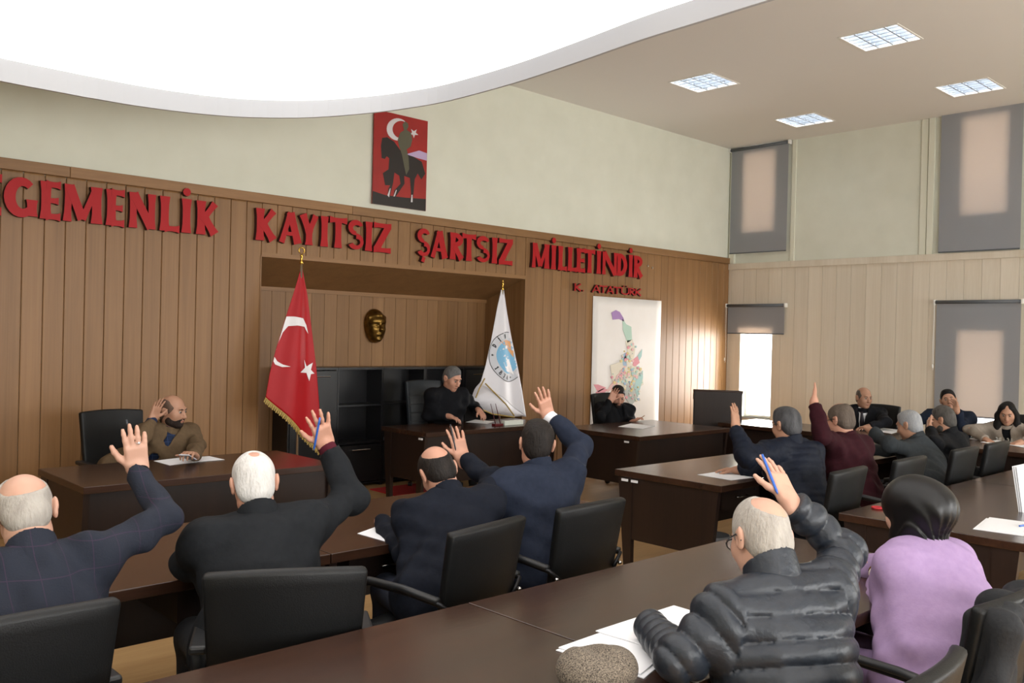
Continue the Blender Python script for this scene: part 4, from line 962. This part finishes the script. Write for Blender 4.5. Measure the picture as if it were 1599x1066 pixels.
def person(label, head, hyaw, hp, hr, byaw, pelvis, arms, top, hair=None, skin=0, res=.0065, jres=.0085, legs='trousers_dark', style='jacket', shoulder=.185, bulk=1.0, seed=1, beard=None, glasses=None,
           inner=None, tie=None, cuff=None, face=True, hs=1.0, collar=True, stoop=0.0, tname='jacket'):
    H = V3(head); A = axes_from(hyaw, hp, hr); B = axes_from(byaw); bf, br = B[1], B[0]; up = V3(0, 0, 1)
    hl = lambda x, y, z: H + hs*(A[0]*x+A[1]*y+A[2]*z)
    sk = SK[skin]
    o = thing('person', label, 'person', (pelvis[0], pelvis[1], 0), 0)
    N = H - A[2]*.110*hs - up*.030*hs - bf*(.028+.015*stoop) ; PV = V3(pelvis[0], pelvis[1], .59); C_ = N - up*.16 - bf*(.03+.03*stoop)
    S = {}
    for q, sg in (('L', -1), ('R', 1)):
        a = arms.get(q, {}); S[q] = N - up*(.055-(.035 if a.get('up') else 0)) + br*sg*shoulder - bf*.01
        if callable(a.get('solve')): a.update(a['solve'](S[q]))
    # ---- body
    b = SDF()
    e = lambda x, y, z, rx, ry, rz, k=.02, op='+': b.ell(hl(x, y, z), (rx*hs, ry*hs, rz*hs), A, k, op)
    cn = lambda p, q, r1, r2, k=.015, op='+': b.cone(hl(*p), hl(*q), r1*hs, r2*hs, k, op)
    e(0, -.012, .035, .077, .098, .088); e(0, .026, -.042, .06, .07, .082, .04); e(0, .064, -.098, .027, .024, .02, .025)
    for sg in (-1, 1):
        e(sg*.043, .008, -.07, .022, .036, .03, .03); e(sg*.041, .055, -.022, .026, .025, .03, .03)
    cn((-.034, .086, .031), (.034, .086, .031), .011, .011, .02)
    for sg in (-1, 1): e(sg*.031, .104, .009, .018, .015, .011, .014, '-')
    cn((0, .092, .014), (0, .114, -.03), .0085, .0125, .012); e(.011, .104, -.035, .009, .010, .008, .008); e(-.011, .104, -.035, .009, .010, .008, .008)
    e(0, .091, -.060, .022, .010, .006, .006); e(0, .088, -.070, .019, .011, .007, .006)
    for sg in (-1, 1):
        e(sg*.081, -.014, -.004, .010, .021, .033, .008); e(sg*.086, -.03, .008, .008, .012, .024, .006); e(sg*.090, -.006, -.002, .006, .010, .017, .006, '-')
    b.cone(hl(0, -.028, -.05), N, .053*hs, .058*hs, .03)
    b.cone(N-up*.03, C_, .05, .105, .04, side=br, sx=1.2); b.cone(C_, PV, .105, .11, .05, side=br, sx=1.2); b.cone(S['L']-up*.01, S['R']-up*.01, .038, .038, .04)
    for q, sg in (('L', -1), ('R', 1)):
        a = arms[q]; E_, W = V3(a['elbow']), V3(a['wrist']); b.cone(S[q], E_, .046, .037, .03); b.cone(E_, W, .038, .026, .02)
        a['_d'] = add_hand(b, W, V3(a['tip']), a.get('palm', bf), (1 if q == 'R' else -1)*a.get('ts', 1), a.get('curl', 12), a.get('spread', 1), a.get('thick', 1.0), a.get('tout', .58))
    place('body', b.mesh('body', res, sk), o)
    # ---- garment on the upper body
    j = SDF(); K = bulk; fd = folds(seed, .0072 if style != 'puffer' else .003)
    pf = None
    if style in ('puffer', 'quilt'):
        am, per = (.017, .066) if style == 'puffer' else (.008, .05)
        segs = [(PV-up*.1, N+up*.02, .15*K)]
        for q in 'LR': segs += [(S[q], V3(arms[q]['elbow']), .06), (V3(arms[q]['elbow']), V3(arms[q]['wrist']), .05)]
        fd0 = fd
        def fd(X, Y, Z):
            best = None; sv = None
            for a_, b_, r_ in segs:
                ab = b_-a_; L = np.linalg.norm(ab); ab = ab/L; t_ = (X-a_[0])*ab[0]+(Y-a_[1])*ab[1]+(Z-a_[2])*ab[2]; tc = np.clip(t_, 0, L)
                d_ = np.sqrt((X-a_[0]-tc*ab[0])**2+(Y-a_[1]-tc*ab[1])**2+(Z-a_[2]-tc*ab[2])**2)-r_
                if best is None: best, sv = d_, t_
                else: m_ = d_ < best; sv = np.where(m_, t_, sv); best = np.minimum(best, d_)
            return fd0(X, Y, Z) + (am*.55-am*np.abs(np.sin(PI*sv/per))**.45).astype(np.float32)
    ct = N + up*.02
    j.cone(N-up*.05-bf*.01, C_, .09*K, .142*K, .06, side=br, sx=1.22, disp=pf); j.cone(C_, PV+up*.02, .142*K, .148*K, .07, side=br, sx=1.25, disp=pf)
    j.ell(PV-up*.03, (.19*K, .155*K, .12), B, .06)
    j.cone(S['L']-up*.005, S['R']-up*.005, .062*K, .062*K, .08); j.ell(N-up*.17-bf*.02, ((shoulder+.02)*K, .115*K, .17), B, .08, disp=pf)
    for q, sg in (('L', -1), ('R', 1)):
        a = arms[q]; E_, W = V3(a['elbow']), V3(a['wrist']); d = nrm(W-E_); cf = W-d*a.get('cuff', .025)
        j.cone(N-up*.02+br*sg*.05, S[q], .06*K, .068*K, .05)
        Ks = min(K, 1.06); j.cone(S[q], E_, .066*Ks, .056*Ks, .06, disp=pf); j.cone(E_, cf+d*.03, .057*Ks, .045*Ks, .03, clip=((cf, d),), disp=pf)
    if collar:
        nk = nrm(hl(0, -.03, -.06)-N); j.cone(N-nk*.04, N+nk*.05, .082*K, .072, .03, clip=((N+nk*.03, nk),))
        ch_ = .09 if style == 'puffer' else (.04 if tname in ('pullover', 'top', 'cardigan') else .06); cl = SDF(); rr0 = .080 if style == 'puffer' else .074
        cl.cone(N-nk*.02, N+nk*(ch_+.03), rr0+.012, rr0-.004, .005, clip=((N+nk*ch_-bf*.0, nrm(nk+bf*.45)),)).cone(N-nk*.02, N+nk*(ch_+.06), rr0-.004, rr0-.016, .004, '-'); place('collar', cl.mesh('collar', .006, top), o)
    if inner:
        fr_ = lambda t, w: N*(1-t)+PV*t + bf*(.115+.085*math.sin(PI*min(1, t*.9)))*K
        j.cone(N+bf*.07+up*.03, fr_(.5, 0), .055, .03, .012, '-'); j.cone(fr_(.5, 0), fr_(.95, 0), .03, .045, .012, '-')
    place(tname, j.mesh(tname, jres, top, disp=fd), o)
    if inner:
        i_ = SDF(); i_.cone(N-up*.03, C_, .075, .128*K, .05, side=br, sx=1.15).cone(C_, PV, .128*K, .132*K, .06, side=br, sx=1.15)
        nk = nrm(hl(0, -.03, -.06)-N); i_.cone(N-nk*.03, N+nk*.06, .07, .062, .03, clip=((N+nk*.045, nk),)); place('shirt', i_.mesh('shirt', .010, inner), o)
    if tie:
        fr_ = lambda t: N*(1-t)+PV*t + bf*(.10+.06*math.sin(PI*min(1, t*.9)))*K
        MB().tube([fr_(.06)-V3(o.location)+bf*.005, fr_(.12)-V3(o.location)+bf*.012, fr_(.4)-V3(o.location)+bf*.02, fr_(.75)-V3(o.location)+bf*.02], [.018, .014, .026, .034], 8, flat=.35).build('tie', tie, o, smooth=True)
    if cuff:
        q, cm = cuff; a = arms[q]; d = nrm(V3(a['wrist'])-V3(a['elbow'])); W = V3(a['wrist']); c = SDF(); c.cone(W-d*.06, W+d*.02, .041, .037, .01, clip=((W+d*.006, d), (W-d*.05, -d))); place('shirt_cuff', c.mesh('shirt_cuff', .006, cm), o)
    # ---- legs, shoes
    lm = mat(legs, {'trousers_dark': '1a1b20', 'trousers_navy': '1c2233', 'trousers_blue': '27303f', 'trousers_lilac': '8a7397'}[legs], .85, bump=.1, bscale=160)
    t = SDF()
    for sg in (-1, 1):
        hip = PV+br*sg*.09-up*.02; kn = V3(PV[0], PV[1], 0)+br*sg*.11+bf*.43+up*.52; an = kn*V3(1, 1, 0)+bf*.03+up*.11
        t.cone(hip, kn, .088, .068, .05); t.cone(kn, an, .066, .05, .04)
        sh = SDF(); sh.ell(an*V3(1, 1, 0)+bf*.06+up*.045, (.045, .13, .04), B, .02).cone(an-up*.01, an*V3(1, 1, 0)+up*.05, .042, .05, .03); place('shoe', sh.mesh('shoe', .012, plastic, clip=((V3(0, 0, .004), V3(0, 0, -1)),)), o)
    place('trousers', t.mesh('trousers', .015, lm), o)
    # ---- hair
    if hair:
        kind, hm = hair[0], hair[1]; h = SDF(); g = 1.03
        he = lambda x, y, z, rx, ry, rz, k=.02, op='+', clip=(): h.ell(hl(x, y, z), (rx*hs, ry*hs, rz*hs), A, k, op, clip)
        tf = (hl(0, .060, .056), nrm(A[1]*.88-A[2]*.47)); nb_ = (hl(0, -.06, -.082), nrm(A[1]*.35-A[2]*.94))
        he(0, -.013, .036, .077*g+.003, .098*g+.002, .088*g+.003, .02, '+', (tf, nb_)); he(0, -.052, -.028, .066*g, .056*g, .06*g, .03, '+', (tf, nb_))
        if kind == 'full': he(0, .02, .098, .052, .052, .026, .03)
        if kind == 'bald':
            he(0, hair[3], .105-.35*max(0, -hair[3]-.02), hair[2], hair[2]*1.25, .062, .012, '-')
            if hair[4]: he(0, .06, .085, .074, .075, .07, .02, '-')
        if kind == 'thin': he(.005, .02, .118, .04, .07, .034, .02, '-')
        for sg in (-1, 1): he(sg*.088, -.006, -.012, .016, .022, .036, .008, '-')
        if kind == 'long':
            he(0, .075, .085, .006, .04, .03, .02, '-')
            for sg in (-1, 1):
                h.cone(hl(sg*.055, .03, .075), hl(sg*.086, .005, -.02), .024, .03, .03); h.cone(hl(sg*.086, .005, -.02), hl(sg*.092, .02, -.13), .03, .04, .03); h.cone(hl(sg*.092, .02, -.13), hl(sg*.085, .085, -.28), .04, .03, .03)
            h.cone(hl(0, -.06, 0), hl(0, -.07, -.22), .07, .08, .04)
        sd_ = folds(seed+50, .0022)
        place('hair', h.mesh('hair', .0055 if res < .006 else .0075, hm, disp=sd_), o)
    if beard:
        h = SDF(); g_ = .0035; cl_ = ((hl(0, .075, -.046), nrm(A[2]*.93+A[1]*.37)),)
        for (x, y, z, a_, b_, c_) in ((0, .026, -.042, .06, .07, .082), (0, .064, -.098, .027, .024, .02), (.043, .008, -.07, .022, .036, .03), (-.043, .008, -.07, .022, .036, .03)):
            h.ell(hl(x, y, z), ((a_+g_)*hs, (b_+g_)*hs, (c_+g_)*hs), A, .03, '+', cl_)
        h.ell(hl(0, .1, -.066), (.021*hs, .02*hs, .010*hs), A, .006, '-'); h.cone(hl(-.024, .093, -.05), hl(.024, .093, -.05), .006, .006, .008)
        place('beard', h.mesh('beard', .007, beard), o)
    if face:
        L = lambda p: tuple(V3(p)-V3(o.location)); ew = mat('eye_white', 'a89c90', .4); ei = mat('eye_dark', '1c120d', .2); bm = hair[1] if hair and hair[1] else mat('brow_dark', '2a1d16', .8)
        for sg in (-1, 1):
            MB().ball(L(hl(sg*.031, .083, .008)), .0115*hs, 10, 8).ball(L(hl(sg*.031, .0905, .007)), .0075*hs, 8, 6, 1).build('eye', [ew, ei], o, smooth=True)
            MB().tube([L(hl(sg*.014, .099, .026)), L(hl(sg*.03, .098, .032)), L(hl(sg*.048, .086, .027))], [.003*hs, .004*hs, .002*hs], 6).build('eyebrow', mat('brow_dark', '2a1d16', .8), o, smooth=True)
        MB().tube([L(hl(-.022, .093, -.065)), L(hl(0, .1005, -.0645)), L(hl(.022, .093, -.065))], [.002, .0045*hs, .002], 6).build('lips', mat('lips', '94554a', .5), o, smooth=True)
    if glasses:
        L = lambda p: tuple(V3(p)-V3(o.location)); gm = mat('glasses_frame', '17181c', .3)
        for sg in (-1, 1):
            MB().tube([L(hl(sg*(.033+.024*math.cos(a)), .111-.004*abs(math.cos(a)), .004+.017*math.sin(a))) for a in np.linspace(0, 2*PI, 17)], .0022, 6).build('glasses_rim', gm, o, smooth=True)
            MB().tube([L(hl(sg*.057, .107, .008)), L(hl(sg*.080, .05, .010)), L(hl(sg*.088, -.01, .012)), L(hl(sg*.088, -.035, -.012))], .0024, 6).build('glasses_temple', gm, o, smooth=True)
    return o, hl, A, arms
def arm_px(el, wr, tp, far=(True, True, True), La=.29, Lf=.255, Lh=.185, **kw):
    """joints of one arm from the photograph: every bone has its own length, so each pixel fixes one point"""
    def solve(S):
        E_ = reach(S, *el, La, far[0]); W = reach(E_, *wr, Lf, far[1]); T = reach(W, *tp, Lh, far[2]); return dict(elbow=E_, wrist=W, tip=T)
    return dict(solve=solve, **kw)
def rest(el, wr, tp, **kw): return dict(elbow=V3(el), wrist=V3(wr), tip=V3(tp), palm=(0, 0, -1), curl=kw.pop('curl', 18), **kw)
def in_hand_pen(o, a, m, label_m='pen', tilt=.4, off=.10):
    pass
def pen(label, arms_q, m, d_off=.085, tilt=0.5, ln=.14, so=.012, no=.018):
    """a pen held across the palm between thumb and fingers"""
    W = V3(arms_q['wrist']); d, n, sd = arms_q['_d']; c = W+d*d_off+sd*so+n*no; ax = nrm(d*1.0+sd*tilt)
    p0, p1 = c-ax*ln/2, c+ax*ln/2
    ob = MB().tube([p0, p0+ax*.012, p1-ax*.02, p1], [.0015, .0045, .0045, .004], 8).build('ballpoint_pen', m, None, smooth=True); tag(ob, label, 'pen'); return ob
penblue, pendark = mat('pen_blue', '2a3fb0', .35), mat('pen_dark', '20242c', .35)
TOCAM = -AW
grey_h = hair_mat('hair_grey', '8d8780', 'b3ada5'); white_h = hair_mat('hair_white', 'b8b5b1', 'd8d5d2'); dark_h = hair_mat('hair_dark', '14110f', '2a2421'); salt_h = hair_mat('hair_salt', '4a4a4c', '7c7b7a'); black_h = hair_mat('hair_black', '0c0b0b', '1c1918')
ppl = {}
# A: far left, checked navy jacket
a_A = {'R': arm_px((258, 810), (215, 735), (208, 662), (True, True, False), up=True, palm=(.15, 1, 0), curl=5, spread=.6, thick=1.12), 'L': rest((.42, 3.25, .82), (.60, 3.48, .785), (.70, 3.63, .775))}
ppl['A'] = person('man with balding grey hair in navy checked jacket raising a ringed hand', ony(40, 803, 3.25), 14, 36, -8, 6, (.74, 2.86), a_A, check_mat('navy_check', '20242f', '33283a', .085, .03),
    ('bald', grey_h, .068, -.088, 1), 0, .0047, .0075, 'trousers_navy', seed=3, cuff=('R', cloth('knit_black', '15171c')), stoop=1, hs=1.05)
# B: white hair, black jacket
a_B = {'R': arm_px((553, 778), (508, 694), (494, 640), (True, True, False), up=True, palm=(.2, 1, 0), curl=6, spread=1.6), 'L': rest(onz(290, 880, .82), (1.72, 3.62, .785), (1.86, 3.72, .775))}
ppl['B'] = person('white-haired man in black jacket raising a hand with a blue pen', ony(397, 756, 3.22), 24, 20, -4, 14, (1.52, 2.93), a_B, cloth('wool_black', '191b1e', '1f2124'),
    ('bald', white_h, .016, -.06, 0), 2, .0047, .0075, seed=5, cuff=('R', cloth('shirt_maroon', '4a1824')), stoop=.6, bulk=1.04, shoulder=.195)
# C: bald crown, navy jacket
a_C = {'R': arm_px((768, 748), (722, 716), (708, 661), (True, True, False), up=True, palm=(.3, 1, 0), curl=8), 'L': rest(ony(646, 885, 3.14), (2.60, 3.66, .785), (2.72, 3.78, .775))}
ppl['C'] = person('man with bald crown and dark hair in navy jacket raising a hand', ony(684, 738, 3.32), 26, 38, -16, 22, (2.42, 3.0), a_C, cloth('wool_navy_dark', '11141d', '161a24'),
    ('bald', dark_h, .060, -.08, 0), 2, .0047, .0075, 'trousers_navy', seed=7, stoop=1)
# D: blue suit, white cuff
a_D = {'R': arm_px((908, 696), (855, 648), (845, 604), (True, True, False), up=True, palm=(.3, 1, 0), curl=6, cuff=.05), 'L': rest((2.86, 3.28, .82), (3.0, 3.6, .785), (3.05, 3.77, .775))}
ppl['D'] = person('dark-haired man in blue suit with white shirt cuff raising his hand', ony(838, 693, 3.2), 38, 6, 4, 16, (3.14, 3.04), a_D, cloth('suit_blue', '1f2533', '262c3b'),
    ('full', dark_h), 2, .0047, .0075, 'trousers_blue', seed=9, cuff=('R', mat('shirt_white', 'e4e6ec', .7)))
# P: quilted jacket, near
a_P = {'R': arm_px((1318, 862), (1232, 782), (1196, 706), (True, False, True), up=True, palm=(.2, 1, 0), curl=8, spread=1.2), 'L': rest(onz(1062, 1030, .83), (2.32, 1.78, .80), (2.45, 1.86, .785))}
ppl['P'] = person('grey-haired man with glasses in dark quilted jacket raising a blue pen', ony(1188, 842, 1.44), 26, 24, 4, 20, (2.28, 1.2), a_P, cloth('quilted_nylon', '1b2028', '222831', .42, .35, 30, 0, .45),
    ('bald', grey_h, .046, -.068, 0), 0, .0045, .0065, style='puffer', bulk=1.05, seed=11, glasses=True, stoop=.8)
# E..H: right block
a_E = {'L': arm_px((1166, 714), (1149, 668), (1147, 627), (False, True, True), up=True, palm=(0, 1, 0), curl=5), 'R': rest((5.75, 3.3, .83), (5.7, 3.6, .785), (5.66, 3.78, .775))}
ppl['E'] = person('man with grey hair and glasses in dark blue padded jacket raising his hand', ony(1228, 664, 3.12), 18, 12, 0, 12, (5.42, 2.88), a_E, cloth('padded_navy', '0f1420', '151b28', .6, .2, 60), ('full', hair_mat('hair_iron', '2e2f32', '5a5a5c')), 1, .0065, .009, style='quilt', bulk=1.06, seed=13, glasses=True)
a_F = {'L': arm_px((1284, 682), (1271, 628), (1274, 597), (False, True, True), up=True, palm=(-.47, .88, 0), curl=4), 'R': rest((6.55, 3.3, .83), (6.5, 3.6, .785), (6.46, 3.78, .775))}
ppl['F'] = person('man with glasses in maroon pullover stretching one arm up', ony(1312, 656, 3.1), 10, 14, 0, 6, (6.2, 2.88), a_F, cloth('knit_maroon', '2a0d14', '331119'), ('thin', hair_mat('hair_brown_grey', '4a4038', '6e6258')), 2, .0065, .009, seed=15, glasses=True, tname='pullover')
a_G = {'L': arm_px((1388, 694), (1362, 674), (1346, 661), (False, True, True), palm=(.3, .5, -.6), curl=20), 'R': rest((7.6, 3.35, .83), (7.5, 3.62, .785), (7.46, 3.8, .775))}
ppl['G'] = person('grey-haired man in grey jacket leaning forward over the desk', ony(1420, 664, 3.2), 8, 18, 0, 4, (7.3, 2.88), a_G, cloth('jacket_grey', '2d3134', '363a3d'), ('full', hair_mat('hair_silver', '84868a', 'a6a7a8')), 1, .0065, .009, seed=17, stoop=.8)
a_H = {'L': arm_px((1462, 692), (1452, 670), (1447, 652), (False, True, True), palm=(.5, -.2, .2), curl=30), 'R': rest((8.35, 3.35, .83), (8.28, 3.62, .785), (8.24, 3.8, .775))}
ppl['H'] = person('bearded man in black jacket holding a hand to his face', ony(1473, 656, 3.15), 4, 16, 0, 2, (8.0, 2.88), a_H, cloth('jacket_black', '121316', '191a1d'), ('full', hair_mat('hair_iron2', '35332f', '5c5854')), 1, .0065, .009, seed=19, beard=hair_mat('hair_iron2', '35332f', '5c5854'))
# L: headscarf, lilac top
a_L = {'L': arm_px((1376, 946), (1371, 886), (1338, 862), (True, True, True), palm=(.2, .6, -.6), curl=25, cuff=.06), 'R': rest((3.62, 1.45, .83), (3.7, 1.72, .785), (3.74, 1.9, .775))}
lilac = cloth('lilac_knit', '927a9f', '9c84a8', .8, .08, 120)
ppl['L'] = person('woman in lilac top and black satin headscarf resting her arm on the desk', ony(1424, 800, 1.42), 18, 18, 4, 14, (3.20, 1.22), a_L, lilac, None, 0, .006, .008, 'trousers_lilac', seed=21, shoulder=.15, bulk=1.18, collar=True, tname='top', stoop=.5)
o, hl, A, _ = ppl['L']; s = SDF(); satin = mat('black_satin', '09090b', .42, spec=.4)
s.ell(hl(0, -.015, .035), (.100, .125, .108), A, .03).ell(hl(0, -.105, .0), (.088, .080, .085), A, .06).cone(hl(0, -.03, -.07), hl(0, -.035, -.15), .082, .074, .05).ell(hl(0, .03, -.09), (.075, .075, .06), A, .04).ell(hl(0, .108, -.02), (.050, .05, .085), A, .02, '-')
def fan(X, Y, Z):
    x, y, z = [(X-H_[0])*A[i, 0]+(Y-H_[1])*A[i, 1]+(Z-H_[2])*A[i, 2] for i in range(3)]
    an = np.arctan2(x, .16+z*.9); return (.0055*np.sin(an*26+2*np.sin(y*30))*np.clip((.05-z)*7, 0, 1)*np.clip(-y*12+.6, 0, 1)).astype(np.float32)
H_ = hl(0, 0, 0); place('headscarf', s.mesh('headscarf', .006, satin, disp=fan), o)
aL = _['L']; W = V3(aL['wrist']); d = nrm(W-V3(aL['elbow'])); sd = nrm(np.cross(d, (0, 0, 1))); u2 = np.cross(sd, d)
for k, m in ((.03, gold), (.045, mat('pearl', 'e4dccb', .3))):
    tag(MB().tube([W-d*k+.034*(sd*math.cos(t)+u2*math.sin(t)) for t in np.linspace(0, 2*PI, 20)], .005, 6).build('bracelet', m, None, smooth=True), ('gold' if m is gold else 'pale beaded') + ' bracelet on the wrist of the woman in lilac', 'bracelet')
# I: brown blazer, left desk
a_I = {'R': arm_px((216, 690), (238, 656), (253, 614), (False, True, False), up=True, palm=(.4, -1, 0), curl=10), 'L': rest((2.98, 6.65, .83), onz(303, 712, .80), onz(286, 702, .87), curl=45)}
ppl['I'] = person('bald bearded man in brown blazer raising one hand, phone in the other', ony(270, 642, 6.82), 148, 6, 0, 172, (2.55, 7.08), a_I, cloth('blazer_brown', '5a4a38', '66543f'), ('bald', mat('hair_stubble', '5a4538', .8), .064, -.01, 1), 1, .0065, .009, seed=23, beard=hair_mat('beard_dark', '221a17', '3a2f2a'), inner=check_mat('shirt_navy_check', '1c2740', '33456a', .05, .06), cuff=('R', check_mat('shirt_navy_check', '1c2740', '33456a', .05, .06)), tname='blazer')
wI = V3(a_I['L']['wrist']); dI, nI, sI = a_I['L']['_d']; c = wI+dI*.10+nI*.03
ph = MB(); ax = np.array([nrm(sI), nrm(dI), nrm(nI)])
pts = [c+ax.T @ V3(x, y, z) for z in (-.004, .004) for x, y in ((-.036, -.075), (.036, -.075), (.036, .075), (-.036, .075))]
tag(ph.hexa(pts[:4], pts[4:]).build('mobile_phone', mat('phone_white', 'c9ccd6', .25), None, bevel=.002), 'pale mobile phone in the hand of the man in the brown blazer', 'phone')
# J: chairman
a_J = {'R': rest(ony(668, 648, 7.72), ony(702, 650, 7.50), ony(722, 657, 7.36), curl=25), 'L': rest(ony(742, 636, 7.66), ony(748, 641, 7.44), ony(757, 652, 7.32), curl=25)}
ppl['J'] = person('grey-haired chairman in black jacket and shirt reading papers', ony(706, 591, 7.56), 176, 22, 0, 190, (6.42, 7.86), a_J, cloth('jacket_black2', '111216', '15161a'), ('full', salt_h), 2, .0065, .009, seed=25, hs=1.06, bulk=1.08)
# K: before the map
a_K = {'R': arm_px((938, 650), (953, 626), (966, 598), (False, True, False), up=True, palm=(-.6, -1, 0), curl=12), 'L': rest(ony(983, 654, 6.95), ony(987, 659, 6.72), ony(1002, 649, 6.62), curl=35)}
ppl['K'] = person('dark-haired man in black coat before the map, raised hand hiding his face', ony(965, 618, 6.9), 214, 26, 0, 200, (8.45, 7.02), a_K, cloth('coat_black', '121316', '17181b'), ('full', dark_h), 2, .0065, .009, seed=27, inner=cloth('knit_black2', '0e0f12'), beard=hair_mat('beard_dark', '221a17', '3a2f2a'))
# M, N, O: side desk
a_M = {'R': rest((10.25, 5.1, .84), (10.0, 5.0, .79), (9.84, 4.92, .775)), 'L': rest((10.2, 4.5, .84), (9.95, 4.6, .79), (9.8, 4.66, .775))}
ppl['M'] = person('balding man in black suit, white shirt and dark tie', onx(1349, 621, 10.42), 212, 6, 0, 255, (10.58, 4.9), a_M, cloth('suit_black', '15161a', '1a1b20'), ('bald', hair_mat('hair_short_grey', '4c443d', '6a6058'), .058, -.01, 1), 1, .0065, .009, seed=29, inner=mat('shirt_white', 'e4e6ec', .7), tie=mat('tie_dark', '1d1420', .5))
a_N = {'R': rest((10.2, 4.3, .84), (10.0, 4.1, .79), (9.86, 4.0, .775)), 'L': arm_px((1502, 668), (1494, 640), (1490, 622), (False, False, True), palm=(-.5, .5, .2), curl=35)}
ppl['N'] = person('young dark-haired man leaning his head on his hand', onx(1481, 625, 10.5), 246, -6, 10, 262, (10.62, 4.0), a_N, cloth('vest_navy', '1b2230', '212838'), ('full', black_h), 1, .0065, .009, seed=31, hs=.98)
a_O = {'R': rest((10.25, 3.62, .84), onx(1540, 687, 9.98), onx(1552, 692, 9.86), curl=25), 'L': rest((10.15, 2.9, .84), onx(1592, 691, 9.95), onx(1578, 694, 9.85), curl=20)}
ppl['O'] = person('woman with long black hair in grey cardigan and dark printed shirt', onx(1573, 645, 10.35), 256, 20, 0, 264, (10.58, 3.28), a_O, cloth('cardigan_grey', '8d8378', '9a9085'), ('long', black_h), 1, .0065, .009, seed=33, inner=cloth('tshirt_black', '131418'), hs=.97, shoulder=.165, bulk=.93, tname='cardigan')
# lettering printed on the shirt
o, hl, A, _ = ppl['O']
B = axes_from(264); NO = hl(0, 0, 0)-V3(0, 0, .30)+B[1]*.125
for k, ch in enumerate('AC/DC'):
    m_ = MB(); hgt = .05
    for gi, g in enumerate(glyph(ch, .55) if ch != '/' else [[(.35, 1.1), (.05, .45), (.25, .5), (.15, -.1), (.5, .6), (.3, .55)]]):
        m_.prism(g, lambda u, v, d: NO + (-B[0])*((u-.27)*hgt+(k-2)*.036)*-1 + V3(0, 0, 1)*(v*hgt) + B[1]*d - B[1]*.35*((k-2)*.036)**2*6, 0, .006+.0003*gi)
    ob = m_.build('shirt_print', mat('shirt_print', 'b9b6ad', .7)); ob.parent = o; ob.matrix_parent_inverse = Matrix.Translation(-Vector(o.location))
pen('blue ballpoint pen in the raised hand of the white-haired man', a_B['R'], penblue, .085, -.45, .15, .03, -.016)
pen('dark pen in the raised hand of the man in the checked jacket', a_A['R'], pendark, .13, .1)
pen('dark pen in the raised hand of the balding man in navy', a_C['R'], pendark, .12, -.05, .14, .026, -.013)
pen('blue ballpoint pen in the raised hand of the man in the quilted jacket', a_P['R'], penblue, .095, -.1, .15, .042, -.008)
pen('brown pencil in the hand of the man before the map', a_K['L'], mat('pencil', '9a6a3c', .5), .12, .6)
# the ring of the man in the checked jacket
W = V3(a_A['R']['wrist']); d, n, sd = a_A['R']['_d']; c = W+d*.112-sd*.0105
rg = MB().tube([c+.0105*(sd*math.cos(t)+n*math.sin(t)) for t in np.linspace(0, 2*PI, 16)], .002, 6); rg.ball(tuple(c-n*.0125), .006, 8, 6)
tag(rg.build('finger_ring', mat('silver', 'e8e8ea', .15, metal=.9), None, smooth=True), 'silver ring on the raised hand of the man in the checked jacket', 'ring')
